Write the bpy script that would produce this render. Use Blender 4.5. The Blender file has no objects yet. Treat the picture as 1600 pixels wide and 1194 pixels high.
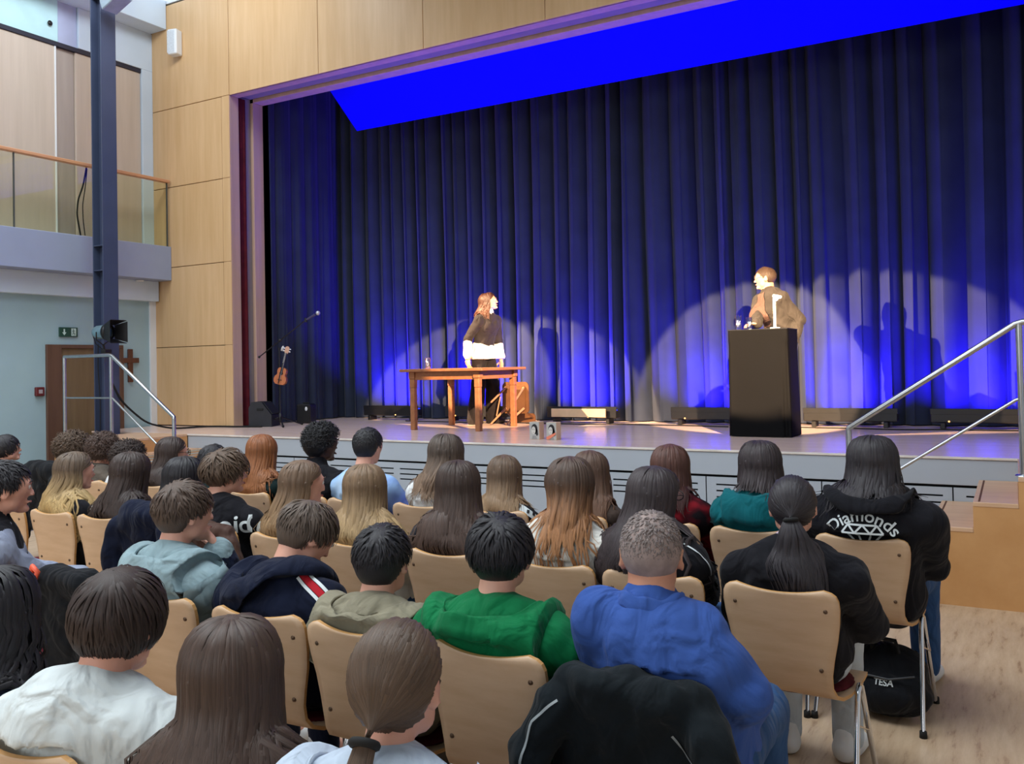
import bpy, bmesh, math, random
import numpy as np
from mathutils import Vector, Matrix

scene = bpy.context.scene
COL = scene.collection
random.seed(7)
RNG = np.random.default_rng(7)
V = lambda *a: np.array(a, float)

# ------------------------------------------------------------------ camera
FPX, CX, CY = 1380.0, 800.0, 541.0
TH, PI_, RO = math.radians(29.6), math.radians(1.2), 0.021
CAM = V(0, 0, 1.63)
FW = V(-math.sin(TH) * math.cos(PI_), math.cos(TH) * math.cos(PI_), math.sin(PI_))
R0 = V(math.cos(TH), math.sin(TH), 0)
U0 = np.cross(R0, FW)
CR = math.cos(RO) * R0 - math.sin(RO) * U0
CU = math.sin(RO) * R0 + math.cos(RO) * U0
cd = bpy.data.cameras.new('camera')
cam = bpy.data.objects.new('camera', cd)
COL.objects.link(cam)
m = Matrix.Identity(4)
for i in range(3):
    m[i][0], m[i][1], m[i][2], m[i][3] = CR[i], CU[i], -FW[i], CAM[i]
cam.matrix_world = m
cd.sensor_fit = 'HORIZONTAL'
cd.sensor_width = 36.0
cd.lens = 36.0 * FPX / 1600.0
cd.shift_y = -(597.0 - CY) / 1600.0
cd.clip_start = 0.05
scene.camera = cam

def ray(x, y):
    return FW + CR * (x - CX) / FPX + CU * (CY - y) / FPX
def on_z(x, y, h):
    d = ray(x, y); return CAM + d * (h - CAM[2]) / d[2]
def on_y(x, y, yy):
    d = ray(x, y); return CAM + d * (yy - CAM[1]) / d[1]
def on_x(x, y, xx):
    d = ray(x, y); return CAM + d * (xx - CAM[0]) / d[0]

# ------------------------------------------------------------------ view / world / lights
scene.view_settings.view_transform = 'Standard'
scene.view_settings.look = 'None'
scene.view_settings.exposure = 0.0
scene.view_settings.gamma = 1.0
scene.view_settings.use_curve_mapping = False
w = bpy.data.worlds.new('world'); scene.world = w
w.use_nodes = True
bg = w.node_tree.nodes['Background']
bg.inputs[0].default_value = (0.72, 0.86, 1.0, 1)
bg.inputs[1].default_value = 0.30

def light(name, typ, loc, aim, energy, color, **kw):
    l = bpy.data.lights.new(name, typ)
    l.energy = energy; l.color = color
    for k, v in kw.items():
        setattr(l, k, v)
    o = bpy.data.objects.new(name, l)
    o.location = loc
    o.rotation_euler = (Vector(aim) - Vector(loc)).to_track_quat('-Z', 'Y').to_euler()
    COL.objects.link(o)
    return o
# daylight of the hall: roof lights over the audience, windows in the rear wall
light('hall_roof_light', 'AREA', (-5.5, 2.2, 7.3), (-5.5, 2.2, 0), 610, (0.90, 0.96, 1.0), shape='RECTANGLE', size=10.0, size_y=5.0, spread=math.radians(150))
light('rear_window_light', 'AREA', (-4.5, -5.6, 3.8), (-4.8, 4, 0.9), 190, (0.86, 0.94, 1.0), shape='RECTANGLE', size=9.0, size_y=3.4, spread=math.radians(130))
light('left_roof_window_light', 'AREA', (-8.6, 6.2, 7.4), (-10.6, 7.6, 4.6), 110, (0.88, 0.95, 1.0), shape='RECTANGLE', size=2.6, size_y=1.0)
# warm stage spots
WARM = (1.0, 0.68, 0.38)
light('stage_spot', 'SPOT', (-9.0, 5.4, 5.5), (-5.80, 10.1, 1.62), 13000, WARM, spot_size=math.radians(16), spot_blend=0.10, shadow_soft_size=0.04)
light('stage_spot', 'SPOT', (0.2, 3.9, 4.8), (-6.25, 10.1, 1.50), 14500, WARM, spot_size=math.radians(12.5), spot_blend=0.10, shadow_soft_size=0.04)
light('stage_spot', 'SPOT', (-8.6, 3.6, 4.9), (-1.95, 10.0, 1.70), 16000, WARM, spot_size=math.radians(13.5), spot_blend=0.10, shadow_soft_size=0.04)
light('stage_spot', 'SPOT', (0.5, 3.6, 4.7), (-2.40, 9.9, 1.70), 13000, WARM, spot_size=math.radians(17), spot_blend=0.10, shadow_soft_size=0.04)
BLUE = (0.03, 0.01, 1.0)

# ------------------------------------------------------------------ object helpers
def s2l(c):
    return tuple(((v / 255) / 12.92 if v / 255 <= 0.04045 else ((v / 255 + 0.055) / 1.055) ** 2.4) for v in c)

def mesh_obj(name, verts, faces, mat=None, parent=None, smooth=False):
    me = bpy.data.meshes.new(name)
    verts = np.asarray(verts, np.float32)
    if isinstance(faces, np.ndarray):
        nf, k = faces.shape
        me.vertices.add(len(verts)); me.vertices.foreach_set('co', verts.ravel())
        me.loops.add(nf * k); me.loops.foreach_set('vertex_index', faces.astype(np.int32).ravel())
        me.polygons.add(nf); me.polygons.foreach_set('loop_start', np.arange(0, nf * k, k, dtype=np.int32))
        me.update(calc_edges=True)
    else:
        me.from_pydata([tuple(map(float, v)) for v in verts], [], [tuple(map(int, f)) for f in faces])
    if smooth:
        me.polygons.foreach_set('use_smooth', np.ones(len(me.polygons), bool))
    if mat: me.materials.append(mat)
    o = bpy.data.objects.new(name, me)
    COL.objects.link(o)
    if parent: o.parent = parent
    return o

class MB:
    """collects shapes into one mesh"""
    def __init__(s): s.v = []; s.f = []; s.sm = []
    def add(s, v, f, smooth=False):
        n = len(s.v); s.v += [tuple(map(float, p)) for p in v]
        s.f += [tuple(n + i for i in q) for q in f]; s.sm += [smooth] * len(f); return s
    def box(s, c, size, rot=None, bev=0.004):
        hx, hy, hz = [d / 2 for d in size]
        b = min(bev, hx * .45, hy * .45, hz * .45)
        vs = []; idx = {}
        for sx in (-1, 1):
            for sy in (-1, 1):
                for sz in (-1, 1):
                    for a in range(3):
                        p = [sx * (hx - b), sy * (hy - b), sz * (hz - b)]
                        p[a] += (sx, sy, sz)[a] * b
                        idx[(sx, sy, sz, a)] = len(vs); vs.append(p)
        fs = []
        for a in range(3):
            o = [i for i in range(3) if i != a]
            for sg in (-1, 1):
                def key(u, v):
                    t = [0, 0, 0]; t[a] = sg; t[o[0]] = u; t[o[1]] = v; return idx[(*t, a)]
                q = [key(-1, -1), key(1, -1), key(1, 1), key(-1, 1)]
                if (sg == 1) != (a != 1): q.reverse()
                fs.append(q)
            for u in (-1, 1):
                for v in (-1, 1):
                    t1 = [0, 0, 0]; t1[o[0]] = u; t1[o[1]] = v
                    t2 = list(t1); t1[a] = -1; t2[a] = 1
                    q = [idx[(*t1, o[0])], idx[(*t2, o[0])], idx[(*t2, o[1])], idx[(*t1, o[1])]]
                    fs.append(q)
        for sx in (-1, 1):
            for sy in (-1, 1):
                for sz in (-1, 1):
                    fs.append([idx[(sx, sy, sz, a)] for a in range(3)])
        vs = np.array(vs)
        fx = []
        for q in fs:   # orient outward
            p = vs[q]; nrm = np.cross(p[1] - p[0], p[2] - p[0])
            fx.append(q if nrm @ p.mean(0) > 0 else q[::-1])
        if rot is not None: vs = vs @ np.array(rot.to_3x3()).T
        return s.add(vs + np.array(c), fx)
    def span(s, a, b, bev=0.004):
        a = np.array(a, float); b = np.array(b, float)
        return s.box((a + b) / 2, np.abs(b - a), bev=bev)
    def tube(s, pts, r, n=8, cap=True):
        pts = np.array(pts, float); N = len(pts)
        r = np.broadcast_to(np.array(r, float), (N,))
        t = np.gradient(pts, axis=0); t /= np.linalg.norm(t, axis=1)[:, None] + 1e-9
        ref = V(0, 0, 1) if abs(t[0][2]) < .9 else V(1, 0, 0)
        u = np.cross(t[0], ref); u /= np.linalg.norm(u)
        vs = []
        for i in range(N):
            u = u - t[i] * (u @ t[i]); u /= np.linalg.norm(u); w_ = np.cross(t[i], u)
            for k in range(n):
                a = 2 * math.pi * k / n
                vs.append(pts[i] + r[i] * (math.cos(a) * u + math.sin(a) * w_))
        fs = [(i * n + k, i * n + (k + 1) % n, (i + 1) * n + (k + 1) % n, (i + 1) * n + k) for i in range(N - 1) for k in range(n)]
        s.add(vs, fs, True)
        if cap:
            s.add(vs[:n], [tuple(range(n - 1, -1, -1))]); s.add(vs[-n:], [tuple(range(n))])
        return s
    def lathe(s, prof, c=(0, 0, 0), n=20, rot=None):
        vs = []
        for r, z in prof:
            for k in range(n):
                a = 2 * math.pi * k / n
                vs.append((r * math.cos(a), r * math.sin(a), z))
        vs = np.array(vs)
        if rot is not None: vs = vs @ np.array(rot.to_3x3()).T
        fs = [(i * n + k, i * n + (k + 1) % n, (i + 1) * n + (k + 1) % n, (i + 1) * n + k) for i in range(len(prof) - 1) for k in range(n)]
        return s.add(vs + np.array(c), fs, True)
    def ball(s, c, r, n=12, m_=8, rot=None):
        r = np.broadcast_to(np.array(r, float), (3,))
        vs = [];
        for i in range(m_ + 1):
            th = math.pi * i / m_
            for k in range(n):
                a = 2 * math.pi * k / n
                vs.append((r[0] * math.sin(th) * math.cos(a), r[1] * math.sin(th) * math.sin(a), -r[2] * math.cos(th)))
        vs = np.array(vs)
        if rot is not None: vs = vs @ np.array(rot.to_3x3()).T
        fs = [(i * n + k, i * n + (k + 1) % n, (i + 1) * n + (k + 1) % n, (i + 1) * n + k) for i in range(m_) for k in range(n)]
        return s.add(vs + np.array(c), fs, True)
    def prism(s, poly, y0, y1, axis='y'):
        """polygon in the plane across axis, extruded from y0 to y1"""
        n = len(poly)
        def P(p, d):
            return {'y': (p[0], d, p[1]), 'x': (d, p[0], p[1]), 'z': (p[0], p[1], d)}[axis]
        vs = [P(p, y0) for p in poly] + [P(p, y1) for p in poly]
        fs = [tuple(range(n)), tuple(range(2 * n - 1, n - 1, -1))] + [(i, i + n, (i + 1) % n + n, (i + 1) % n) for i in range(n)]
        return s.add(vs, fs)
    def build(s, name, mat, parent=None, fix=True):
        o = mesh_obj(name, s.v, s.f, mat, parent)
        o.data.polygons.foreach_set('use_smooth', s.sm)
        if fix:
            bm = bmesh.new(); bm.from_mesh(o.data); bmesh.ops.recalc_face_normals(bm, faces=bm.faces); bm.to_mesh(o.data); bm.free()
        return o

def tag(o, label, cat, group=None):
    o['label'] = label; o['category'] = cat
    if group: o['group'] = group
    return o
def structure(o, label=None):
    o['kind'] = 'structure'
    if label: o['label'] = label
    return o
def thing(name, label, cat, loc=(0, 0, 0), rz=0.0, group=None):
    o = bpy.data.objects.new(name, None); COL.objects.link(o)
    o.location = loc; o.rotation_euler = (0, 0, rz); o.empty_display_size = .1
    return tag(o, label, cat, group)
def copy_tree(o, parent=None):
    c = o.copy(); COL.objects.link(c); c.parent = parent
    for ch in list(o.children): copy_tree(ch, c)
    return c

# ------------------------------------------------------------------ materials
def nodes(name):
    m_ = bpy.data.materials.new(name); m_.use_nodes = True
    nt = m_.node_tree; return m_, nt, nt.nodes['Principled BSDF']
def ramp(nt, fac, stops):
    r = nt.nodes.new('ShaderNodeValToRGB')
    while len(r.color_ramp.elements) < len(stops): r.color_ramp.elements.new(.5)
    for e, (p, c) in zip(r.color_ramp.elements, stops):
        e.position = p; e.color = (*c, 1)
    nt.links.new(fac, r.inputs[0]); return r.outputs[0]
def noise(nt, scale=5, detail=3, stretch=None, coord='Object', rot=(0, 0, 0), rough=.5):
    tc = nt.nodes.new('ShaderNodeTexCoord'); mp = nt.nodes.new('ShaderNodeMapping')
    nt.links.new(tc.outputs[coord], mp.inputs[0])
    if stretch: mp.inputs['Scale'].default_value = stretch
    mp.inputs['Rotation'].default_value = rot
    n = nt.nodes.new('ShaderNodeTexNoise'); n.inputs['Scale'].default_value = scale; n.inputs['Detail'].default_value = detail
    n.inputs['Roughness'].default_value = rough
    nt.links.new(mp.outputs[0], n.inputs[0]); return n.outputs[0]
def bump(nt, b, h, strength=.2, dist=.01):
    bn = nt.nodes.new('ShaderNodeBump'); bn.inputs['Strength'].default_value = strength; bn.inputs['Distance'].default_value = dist
    nt.links.new(h, bn.inputs['Height']); nt.links.new(bn.outputs[0], b.inputs['Normal'])
_cache = {}
def pm(name, col, rough=.6, var=.12, scale=6, bmp=.0, metal=0, stretch=None, spec=.5, detail=3, sheen=0, lin=False):
    """plain procedural material: a colour with mild noise variation"""
    if name in _cache: return _cache[name]
    c = np.array(col if lin else s2l(col))
    m_, nt, b = nodes(name)
    f = noise(nt, scale, detail, stretch)
    nt.links.new(ramp(nt, f, [(.3, tuple(np.clip(c * (1 - var), 0, 1))), (.7, tuple(np.clip(c * (1 + var), 0, 1)))]), b.inputs['Base Color'])
    b.inputs['Roughness'].default_value = rough; b.inputs['Metallic'].default_value = metal
    b.inputs['Specular IOR Level'].default_value = spec
    if sheen: b.inputs['Sheen Weight'].default_value = sheen
    if bmp: bump(nt, b, noise(nt, scale * 8, 2, stretch), bmp, .004)
    _cache[name] = m_; return m_
def cloth(name, col, var=.15, rough=.9, scale=9):
    key = 'cloth_' + name
    if key in _cache: return _cache[key]
    c = np.array(s2l(col)); m_, nt, b = nodes(key)
    nt.links.new(ramp(nt, noise(nt, scale, 3), [(.3, tuple(np.clip(c * (1 - var), 0, 1))), (.7, tuple(np.clip(c * (1 + var), 0, 1)))]), b.inputs['Base Color'])
    b.inputs['Roughness'].default_value = rough; b.inputs['Specular IOR Level'].default_value = .12; b.inputs['Sheen Weight'].default_value = .05
    # creases and weave
    tc = nt.nodes.new('ShaderNodeTexCoord'); mp = nt.nodes.new('ShaderNodeMapping'); mp.inputs['Scale'].default_value = (1, 1, .6)
    nt.links.new(tc.outputs['Object'], mp.inputs[0])
    n1 = nt.nodes.new('ShaderNodeTexNoise'); n1.inputs['Scale'].default_value = 7.5; n1.inputs['Detail'].default_value = 2.5; n1.inputs['Distortion'].default_value = 1.4; n1.inputs['Roughness'].default_value = .45
    nt.links.new(mp.outputs[0], n1.inputs[0])
    b1 = nt.nodes.new('ShaderNodeBump'); b1.inputs['Strength'].default_value = .65; b1.inputs['Distance'].default_value = .055
    nt.links.new(n1.outputs[0], b1.inputs['Height'])
    n2 = nt.nodes.new('ShaderNodeTexNoise'); n2.inputs['Scale'].default_value = 140; nt.links.new(tc.outputs['Object'], n2.inputs[0])
    b2 = nt.nodes.new('ShaderNodeBump'); b2.inputs['Strength'].default_value = .2; b2.inputs['Distance'].default_value = .003
    nt.links.new(n2.outputs[0], b2.inputs['Height']); nt.links.new(b1.outputs[0], b2.inputs['Normal']); nt.links.new(b2.outputs[0], b.inputs['Normal'])
    _cache[key] = m_; return m_
def wood(name, c1, c2, stretch=(6, 6, .5), scale=3, rough=.4, bmp=.05, spec=.4):
    if name in _cache: return _cache[name]
    m_, nt, b = nodes(name)
    f = noise(nt, scale, 6, stretch, rough=.6)
    nt.links.new(ramp(nt, f, [(.32, s2l(c1)), (.68, s2l(c2))]), b.inputs['Base Color'])
    b.inputs['Roughness'].default_value = rough; b.inputs['Specular IOR Level'].default_value = spec
    bump(nt, b, noise(nt, scale * 6, 3, stretch), bmp, .003)
    _cache[name] = m_; return m_
def emit(name, col, strength):
    if name in _cache: return _cache[name]
    m_, nt, b = nodes(name)
    b.inputs['Base Color'].default_value = (*col, 1)
    b.inputs['Emission Color'].default_value = (*col, 1); b.inputs['Emission Strength'].default_value = strength
    _cache[name] = m_; return m_
def glass(name, tint=(.9, .97, .93), refl=.035, rough=.02):
    """thin pane: mostly clear with a soft reflection"""
    if name in _cache: return _cache[name]
    m_, nt, b = nodes(name)
    out = nt.nodes['Material Output']
    tr = nt.nodes.new('ShaderNodeBsdfTransparent'); tr.inputs[0].default_value = (*tint, 1)
    gl = nt.nodes.new('ShaderNodeBsdfGlossy'); gl.inputs['Roughness'].default_value = rough
    fr = nt.nodes.new('ShaderNodeValue'); fr.outputs[0].default_value = refl
    mx = nt.nodes.new('ShaderNodeMixShader')
    nt.links.new(fr.outputs[0], mx.inputs[0]); nt.links.new(tr.outputs[0], mx.inputs[1]); nt.links.new(gl.outputs[0], mx.inputs[2])
    nt.links.new(mx.outputs[0], out.inputs[0])
    _cache[name] = m_; return m_

M_steel = pm('brushed_steel', (190, 195, 200), .28, .06, 20, metal=1)
M_chrome = pm('chrome', (225, 228, 232), .12, .03, 20, metal=1)
M_black = pm('black_plastic', (18, 18, 22), .45, .2, 12)
M_rubber = pm('black_rubber', (14, 14, 15), .8, .2, 12)
M_dark = pm('dark_gap', (9, 9, 11), .9, .1, 5)
M_white = pm('white_paint', (228, 232, 236), .6, .03, 3)
M_wall = pm('pale_wall_paint', (160, 188, 198), .8, .04, 2)
M_upper = pm('white_beam_paint', (205, 220, 236), .7, .03, 2)
M_maple = wood('maple_wall_panel', (206, 168, 122), (218, 182, 138), (5, 5, .35), 2.2, .38)
M_maple_dark = wood('maple_stair', (198, 146, 92), (212, 162, 108), (1.5, 1.5, 1.5), 2, .42)
M_jamb = wood('jamb_wood', (190, 158, 140), (205, 172, 152), (5, 5, .35), 2, .5)
M_tread = wood('tread_wood', (206, 166, 132), (220, 182, 148), (.6, 5, 5), 3, .4)
M_fascia = pm('grey_fascia', (168, 178, 190), .55, .03, 2)
M_slab = pm('grey_blue_slab', (150, 160, 186), .6, .04, 2)
M_ply = wood('beech_plywood', (198, 164, 130), (210, 178, 146), (.8, .8, 4), 6, .38, .03)
M_plyedge = wood('plywood_edge', (190, 140, 84), (205, 158, 100), (.8, .8, 30), 6, .5, .03)
# ================================================================== ROOM
# ---- hall floor: pale vinyl with short darker flecks
m_, nt, b = nodes('vinyl_floor')
f1 = noise(nt, 7, 5, (3.2, .5, 1), rot=(0, 0, math.radians(-28)), rough=.65)
f2 = noise(nt, 1.2, 3)
base = ramp(nt, f1, [(.30, s2l((150, 118, 92))), (.42, s2l((190, 162, 132))), (.7, s2l((208, 182, 152)))])
mx = nt.nodes.new('ShaderNodeMix'); mx.data_type = 'RGBA'; mx.blend_type = 'MULTIPLY'; mx.inputs[0].default_value = .35
nt.links.new(base, mx.inputs[6]); nt.links.new(ramp(nt, f2, [(.3, (.75, .75, .78)), (.7, (1, 1, 1))]), mx.inputs[7])
nt.links.new(mx.outputs[2], b.inputs['Base Color']); b.inputs['Roughness'].default_value = .42
M_floor = m_
structure(MB().span((-11.2, -6, -.1), (4.2, 12.2, 0), 0).build('floor', M_floor))

YW, XL, ZS = 8.69, -10.95, .85          # stage wall plane, left wall plane, stage height
YF, YB = 7.6, 10.84                       # stage front, back curtain

# ---- wooden wall beside and above the stage opening
wl = structure(MB().span((XL - .3, YW + .02, 0), (-9.38, YW + .12, 7.6), 0).build('wall_stage', M_dark))
MB().span((-9.38, YW + .02, 5.46), (.7, YW + .12, 7.6), 0).build('header', M_dark, wl)
MB().span((.38, YW + .02, 0), (4.2, YW + .12, 7.6), 0).build('side_wall', M_maple, wl)
zs = [.86, 1.985, 3.14, 4.305, 5.452, 7.5]
for z0, z1 in zip(zs[:-1], zs[1:]):
    z1 = min(z1, 6.98)
    MB().span((XL + .006, YW - .012, z0 + .004), (-9.515 if z1 < 5.5 else -9.364, YW + .02, z1 - .005), .003).build('panel', M_maple, wl)
for z0, z1 in zip(zs[:-2], zs[1:-1]):
    MB().span((-9.509, YW - .012, z0 + .004), (-9.362, YW + .02, z1 - .001), .003).build('panel', M_maple, wl)
xs = [-9.356, -7.73, -6.07, -4.42, -2.77, -1.12, .53]
for x0, x1 in zip(xs[:-1], xs[1:]):
    MB().span((x0 + .003, YW - .012, 5.45), (x1 - .003, YW + .02, 7.5), .003).build('panel', M_maple, wl)
w2 = structure(MB().span((XL + .006, YW - .012, 7.0), (-9.364, YW + .02, 7.06), .004).build('window_2', M_white), 'bright roof window above the wooden wall at the left')
for i in range(3):
    MB().span((XL + .02 + i * .525, YW - .004, 7.06), (XL + .53 + i * .525, YW + .004, 7.56), .002).build('pane', emit('window_daylight', (.82, .93, 1.0), 1.3), w2)
# nested frame of the opening: first lip, curtain slot, second lip (left jamb and soffit)
for nm, y0, y1, in_, mt in (('frame_lip', 8.69, 8.85, 0, M_jamb), ('frame_slot', 8.85, 9.12, .05, pm('slot_grey', (140, 132, 126), .8, .05)), ('frame_lip', 9.12, 9.31, 0, M_jamb)):
    MB().span((-9.50, y0, ZS), (-9.36 - in_, y1, 5.45 + in_), .003).build(nm, mt, wl)
    MB().span((-9.36 - in_, y0, 5.45 + in_), (.40 + in_, y1, 5.62), .003).build(nm, mt, wl)
    MB().span((.36 + in_, y0, ZS), (.50, y1, 5.45 + in_), .003).build(nm, mt, wl)

# ---- left wall, lower part under the balcony
lw = structure(MB().span((XL - .15, -6, 0), (XL, YW, 2.95), 0).build('wall_left', M_wall))
MB().span((XL - .005, 8.575, 0), (XL + .03, 8.68, 2.66), .004).build('edge_post', M_white, lw)
# upper wall of the gallery: wide pale wooden panels, white strip and dark rail above
M_gal = wood('pale_gallery_panel', (196, 180, 166), (206, 190, 176), (5, 5, .35), 2, .45)
ul = structure(MB().span((XL - .25, -6, 2.95), (XL - .1, YW, 7.6), 0).build('wall_left_upper', M_dark))
ys = [-6, -3.6, -1.2, 1.2, 3.6, 5.2, 7.18]
for y0, y1 in zip(ys[:-1], ys[1:]):
    MB().span((XL - .1, y0 + .004, 3.4), (XL - .03, y1 - .004, 6.0), .004).build('panel', M_gal, ul)
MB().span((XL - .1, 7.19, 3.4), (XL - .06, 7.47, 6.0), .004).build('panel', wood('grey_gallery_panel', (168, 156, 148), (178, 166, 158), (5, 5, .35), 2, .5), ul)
MB().span((XL - .1, 7.475, 3.4), (XL - .03, 8.50, 6.0), .004).build('panel', M_gal, ul)
MB().span((XL - .1, 7.17, 3.4), (XL - .02, 7.192, 6.0), .002).build('edge_strip', M_white, ul)
MB().span((XL - .12, -6, 6.0), (XL - .01, 8.50, 6.06), .003).build('top_rail', pm('dark_rail', (40, 40, 56), .5), ul)
MB().span((XL - .1, 8.505, 3.4), (XL + .004, 8.70, 6.06), .004).build('edge_post', M_upper, ul)
MB().span((XL - .1, -6, 6.06), (XL - .02, 7.22, 6.62), .004).build('light_band', pm('pale_aqua_band', (190, 226, 232), .5, .04), ul)
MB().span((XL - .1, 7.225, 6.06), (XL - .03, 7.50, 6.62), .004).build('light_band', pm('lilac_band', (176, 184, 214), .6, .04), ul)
MB().span((XL - .1, 7.505, 6.06), (XL + .004, 8.70, 6.62), .004).build('light_band', M_upper, ul)
k = on_x(78, 36, XL)
MB().lathe([(0, 0), (.03, 0), (.034, -.012), (.0, -.016)], (XL - .005, k[1], k[2]), 14, Matrix.Rotation(-math.pi / 2, 4, 'Y')).build('socket', M_black, ul)
# white roof beam over the gallery edge, with a roof window above
bmx = on_y(262, 68, YW)[0]
structure(MB().span((XL - .1, -6, 6.62), (bmx, YW - .02, 7.05), .006).build('trim_1', M_upper), 'white roof beam along the gallery')
gw = structure(MB().span((XL, -6, 7.6), (bmx + .1, YW - .05, 7.64), 0).build('ceiling_left', M_upper))
wn = structure(MB().span((XL - .1, -6, 7.05), (XL - .02, YW - .03, 7.12), .004).build('window_1', M_white), 'strip window above the white beam')
for i in range(8):
    y0 = -5.9 + i * 1.82
    MB().span((XL - .08, y0, 7.12), (XL - .06, y0 + 1.76, 7.58), .002).build('pane', emit('window_daylight', (.82, .93, 1.0), 1.3), wn)
    MB().span((XL - .1, y0 - .06, 7.1), (XL - .02, y0, 7.6), .003).build('mullion', M_white, wn)
# bright strip lamp under the roof, seen at the top edge of the picture
a = on_y(262, -4, 8.55); c_ = on_y(352, -14, 8.5)
# ---- gallery slab, glass balustrade and wooden handrail
gs = structure(MB().span((XL - .1, -6, 2.95), (-10.57, YW - .015, 3.44), .006).build('gallery_slab', M_slab), 'grey blue concrete edge of the gallery')
MB().span((XL - .1, -6, 2.66), (XL + .12, 8.66, 2.95), .004).build('soffit_strip', M_upper, gs)
MB().lathe([(0, 0), (.05, 0), (.055, .02), (0, .025)], (-10.78, 8.3, 2.925), 14).build('soffit_lamp', M_white, gs)
hr = MB().span((-10.625, -6, 4.36), (-10.545, YW - .04, 4.405), .008).build('handrail', wood('rail_wood', (196, 142, 104), (210, 156, 118), (5, .4, 5), 3, .4), gs)
ys = [-6, -4.6, -3.2, -1.8, -.4, 1.0, 2.4, 3.6, 4.98, 6.37, 7.52, 8.62]
for y0, y1 in zip(ys[:-1], ys[1:]):
    MB().span((-10.595, y0 + .006, 3.40), (-10.583, y1 - .006, 4.35), .001).build('glass_pane', glass('balustrade_glass', (.94, .955, .88)), gs)
    MB().span((-10.6, y1 - .006, 3.40), (-10.575, y1 + .006, 4.36), .001).build('glass_joint', pm('joint_grey', (70, 74, 74), .4), gs)
# ---- door in the left wall under the gallery
dr = structure(MB().span((XL - .02, 6.985, 0), (XL + .04, 7.19, 2.02), .004).build('door_1', wood('door_frame_wood', (92, 66, 54), (104, 76, 62), (5, 5, .4), 3, .5)), 'brown wooden door with a dark frame')
MB().span((XL - .02, 7.19, 0), (XL + .01, 8.06, 1.97), .004).build('leaf', wood('door_leaf_wood', (112, 92, 66), (124, 104, 76), (5, 5, .4), 3, .5), dr)
MB().span((XL - .02, 7.19, 1.97), (XL + .04, 8.12, 2.02), .004).build('lintel', wood('door_frame_wood', 0, 0), dr)
MB().span((XL - .02, 8.06, 0), (XL + .04, 8.12, 1.97), .004).build('jamb', wood('door_frame_wood', 0, 0), dr)
MB().tube([(XL + .01, 7.95, 1.05), (XL + .06, 7.95, 1.05), (XL + .065, 7.94, 1.05), (XL + .065, 7.84, 1.05)], .009, 8).build('handle', M_steel, dr)
# ---- rear and right walls of the hall (behind and beside the camera)
structure(MB().span((4.0, -6, 0), (4.2, YW, 7.6), 0).build('wall_right', M_white))
rear = structure(MB().span((-11.2, -6.2, 0), (4.2, -6, 7.6), 0).build('wall_rear', M_maple))

# ================================================================== STAGE
m_, nt, b = nodes('stage_boards')
f1 = noise(nt, 4, 5, (.5, 6, 1), rough=.6)
nt.links.new(ramp(nt, f1, [(.3, s2l((226, 196, 182))), (.7, s2l((238, 212, 198)))]), b.inputs['Base Color'])
b.inputs['Roughness'].default_value = .22; b.inputs['Specular IOR Level'].default_value = .55
bump(nt, b, noise(nt, 2.5, 2), .04, .01)
M_stage = m_
st = structure(MB().span((-10.9, YF + .05, 0), (.36, 12.0, ZS - .02), 0).build('stage_platform', M_dark), 'raised stage with a grey panelled front')
for i in range(14):
    y0 = YF + .0 + i * .3
    MB().span((-10.9, y0 + .0006, ZS - .02), (.36, y0 + .2994, ZS), .0006).build('floor_board', M_stage, st)
MB().span((-9.0, YF - .012, ZS - .018), (.36, YF + .0, ZS + .001), .002).build('edge_nosing', pm('nosing', (220, 214, 208), .5), st)
MB().span((-9.0, YF, .632), (.36, YF + .04, ZS - .022), .003).build('fascia_band', M_fascia, st)
xs = [-9.0 + .0, -8.2, -7.23, -6.265, -5.30, -4.335, -3.36, -2.385, -1.41, -.44, .36]
for x0, x1 in zip(xs[:-1], xs[1:]):
    wd = x1 - x0
    xb = [x0 + .005, x0 + .09, x0 + .46, x0 + .54, x0 + .90, x1 - .005] if wd > .93 else [x0 + .005, x0 + .09, x0 + min(.46, wd - .1), x1 - .005]
    zb = [.02, .432, .446, .486, .500, .540, .554, .612]
    vs = [(x, YF + .012, z) for z in zb for x in xb]; n = len(xb)
    fs = []
    for j in range(len(zb) - 1):
        for i in range(n - 1):
            if j in (1, 3, 5) and i in ((1, 3) if n == 6 else (1,)): continue
            fs.append((j * n + i, j * n + i + 1, (j + 1) * n + i + 1, (j + 1) * n + i))
    o = MB().add(vs, fs).build('front_panel', M_fascia, st)
    o.modifiers.new('thick', 'SOLIDIFY').thickness = .012
# black stage house behind the curtains
sh = structure(MB().span((-11.1, 12.0, 0), (1.6, 12.1, 7.6), 0).build('wall_back', M_dark))
MB().span((-11.1, YW + .13, 0), (-11.0, 12.0, 7.6), 0).build('side_wall', M_dark, sh)
MB().span((1.5, YW + .13, 0), (1.6, 12.0, 7.6), 0).build('side_wall', M_dark, sh)
MB().span((-11.1, YW + .13, 7.5), (1.6, 12.0, 7.6), 0).build('roof', M_dark, sh)

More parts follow.
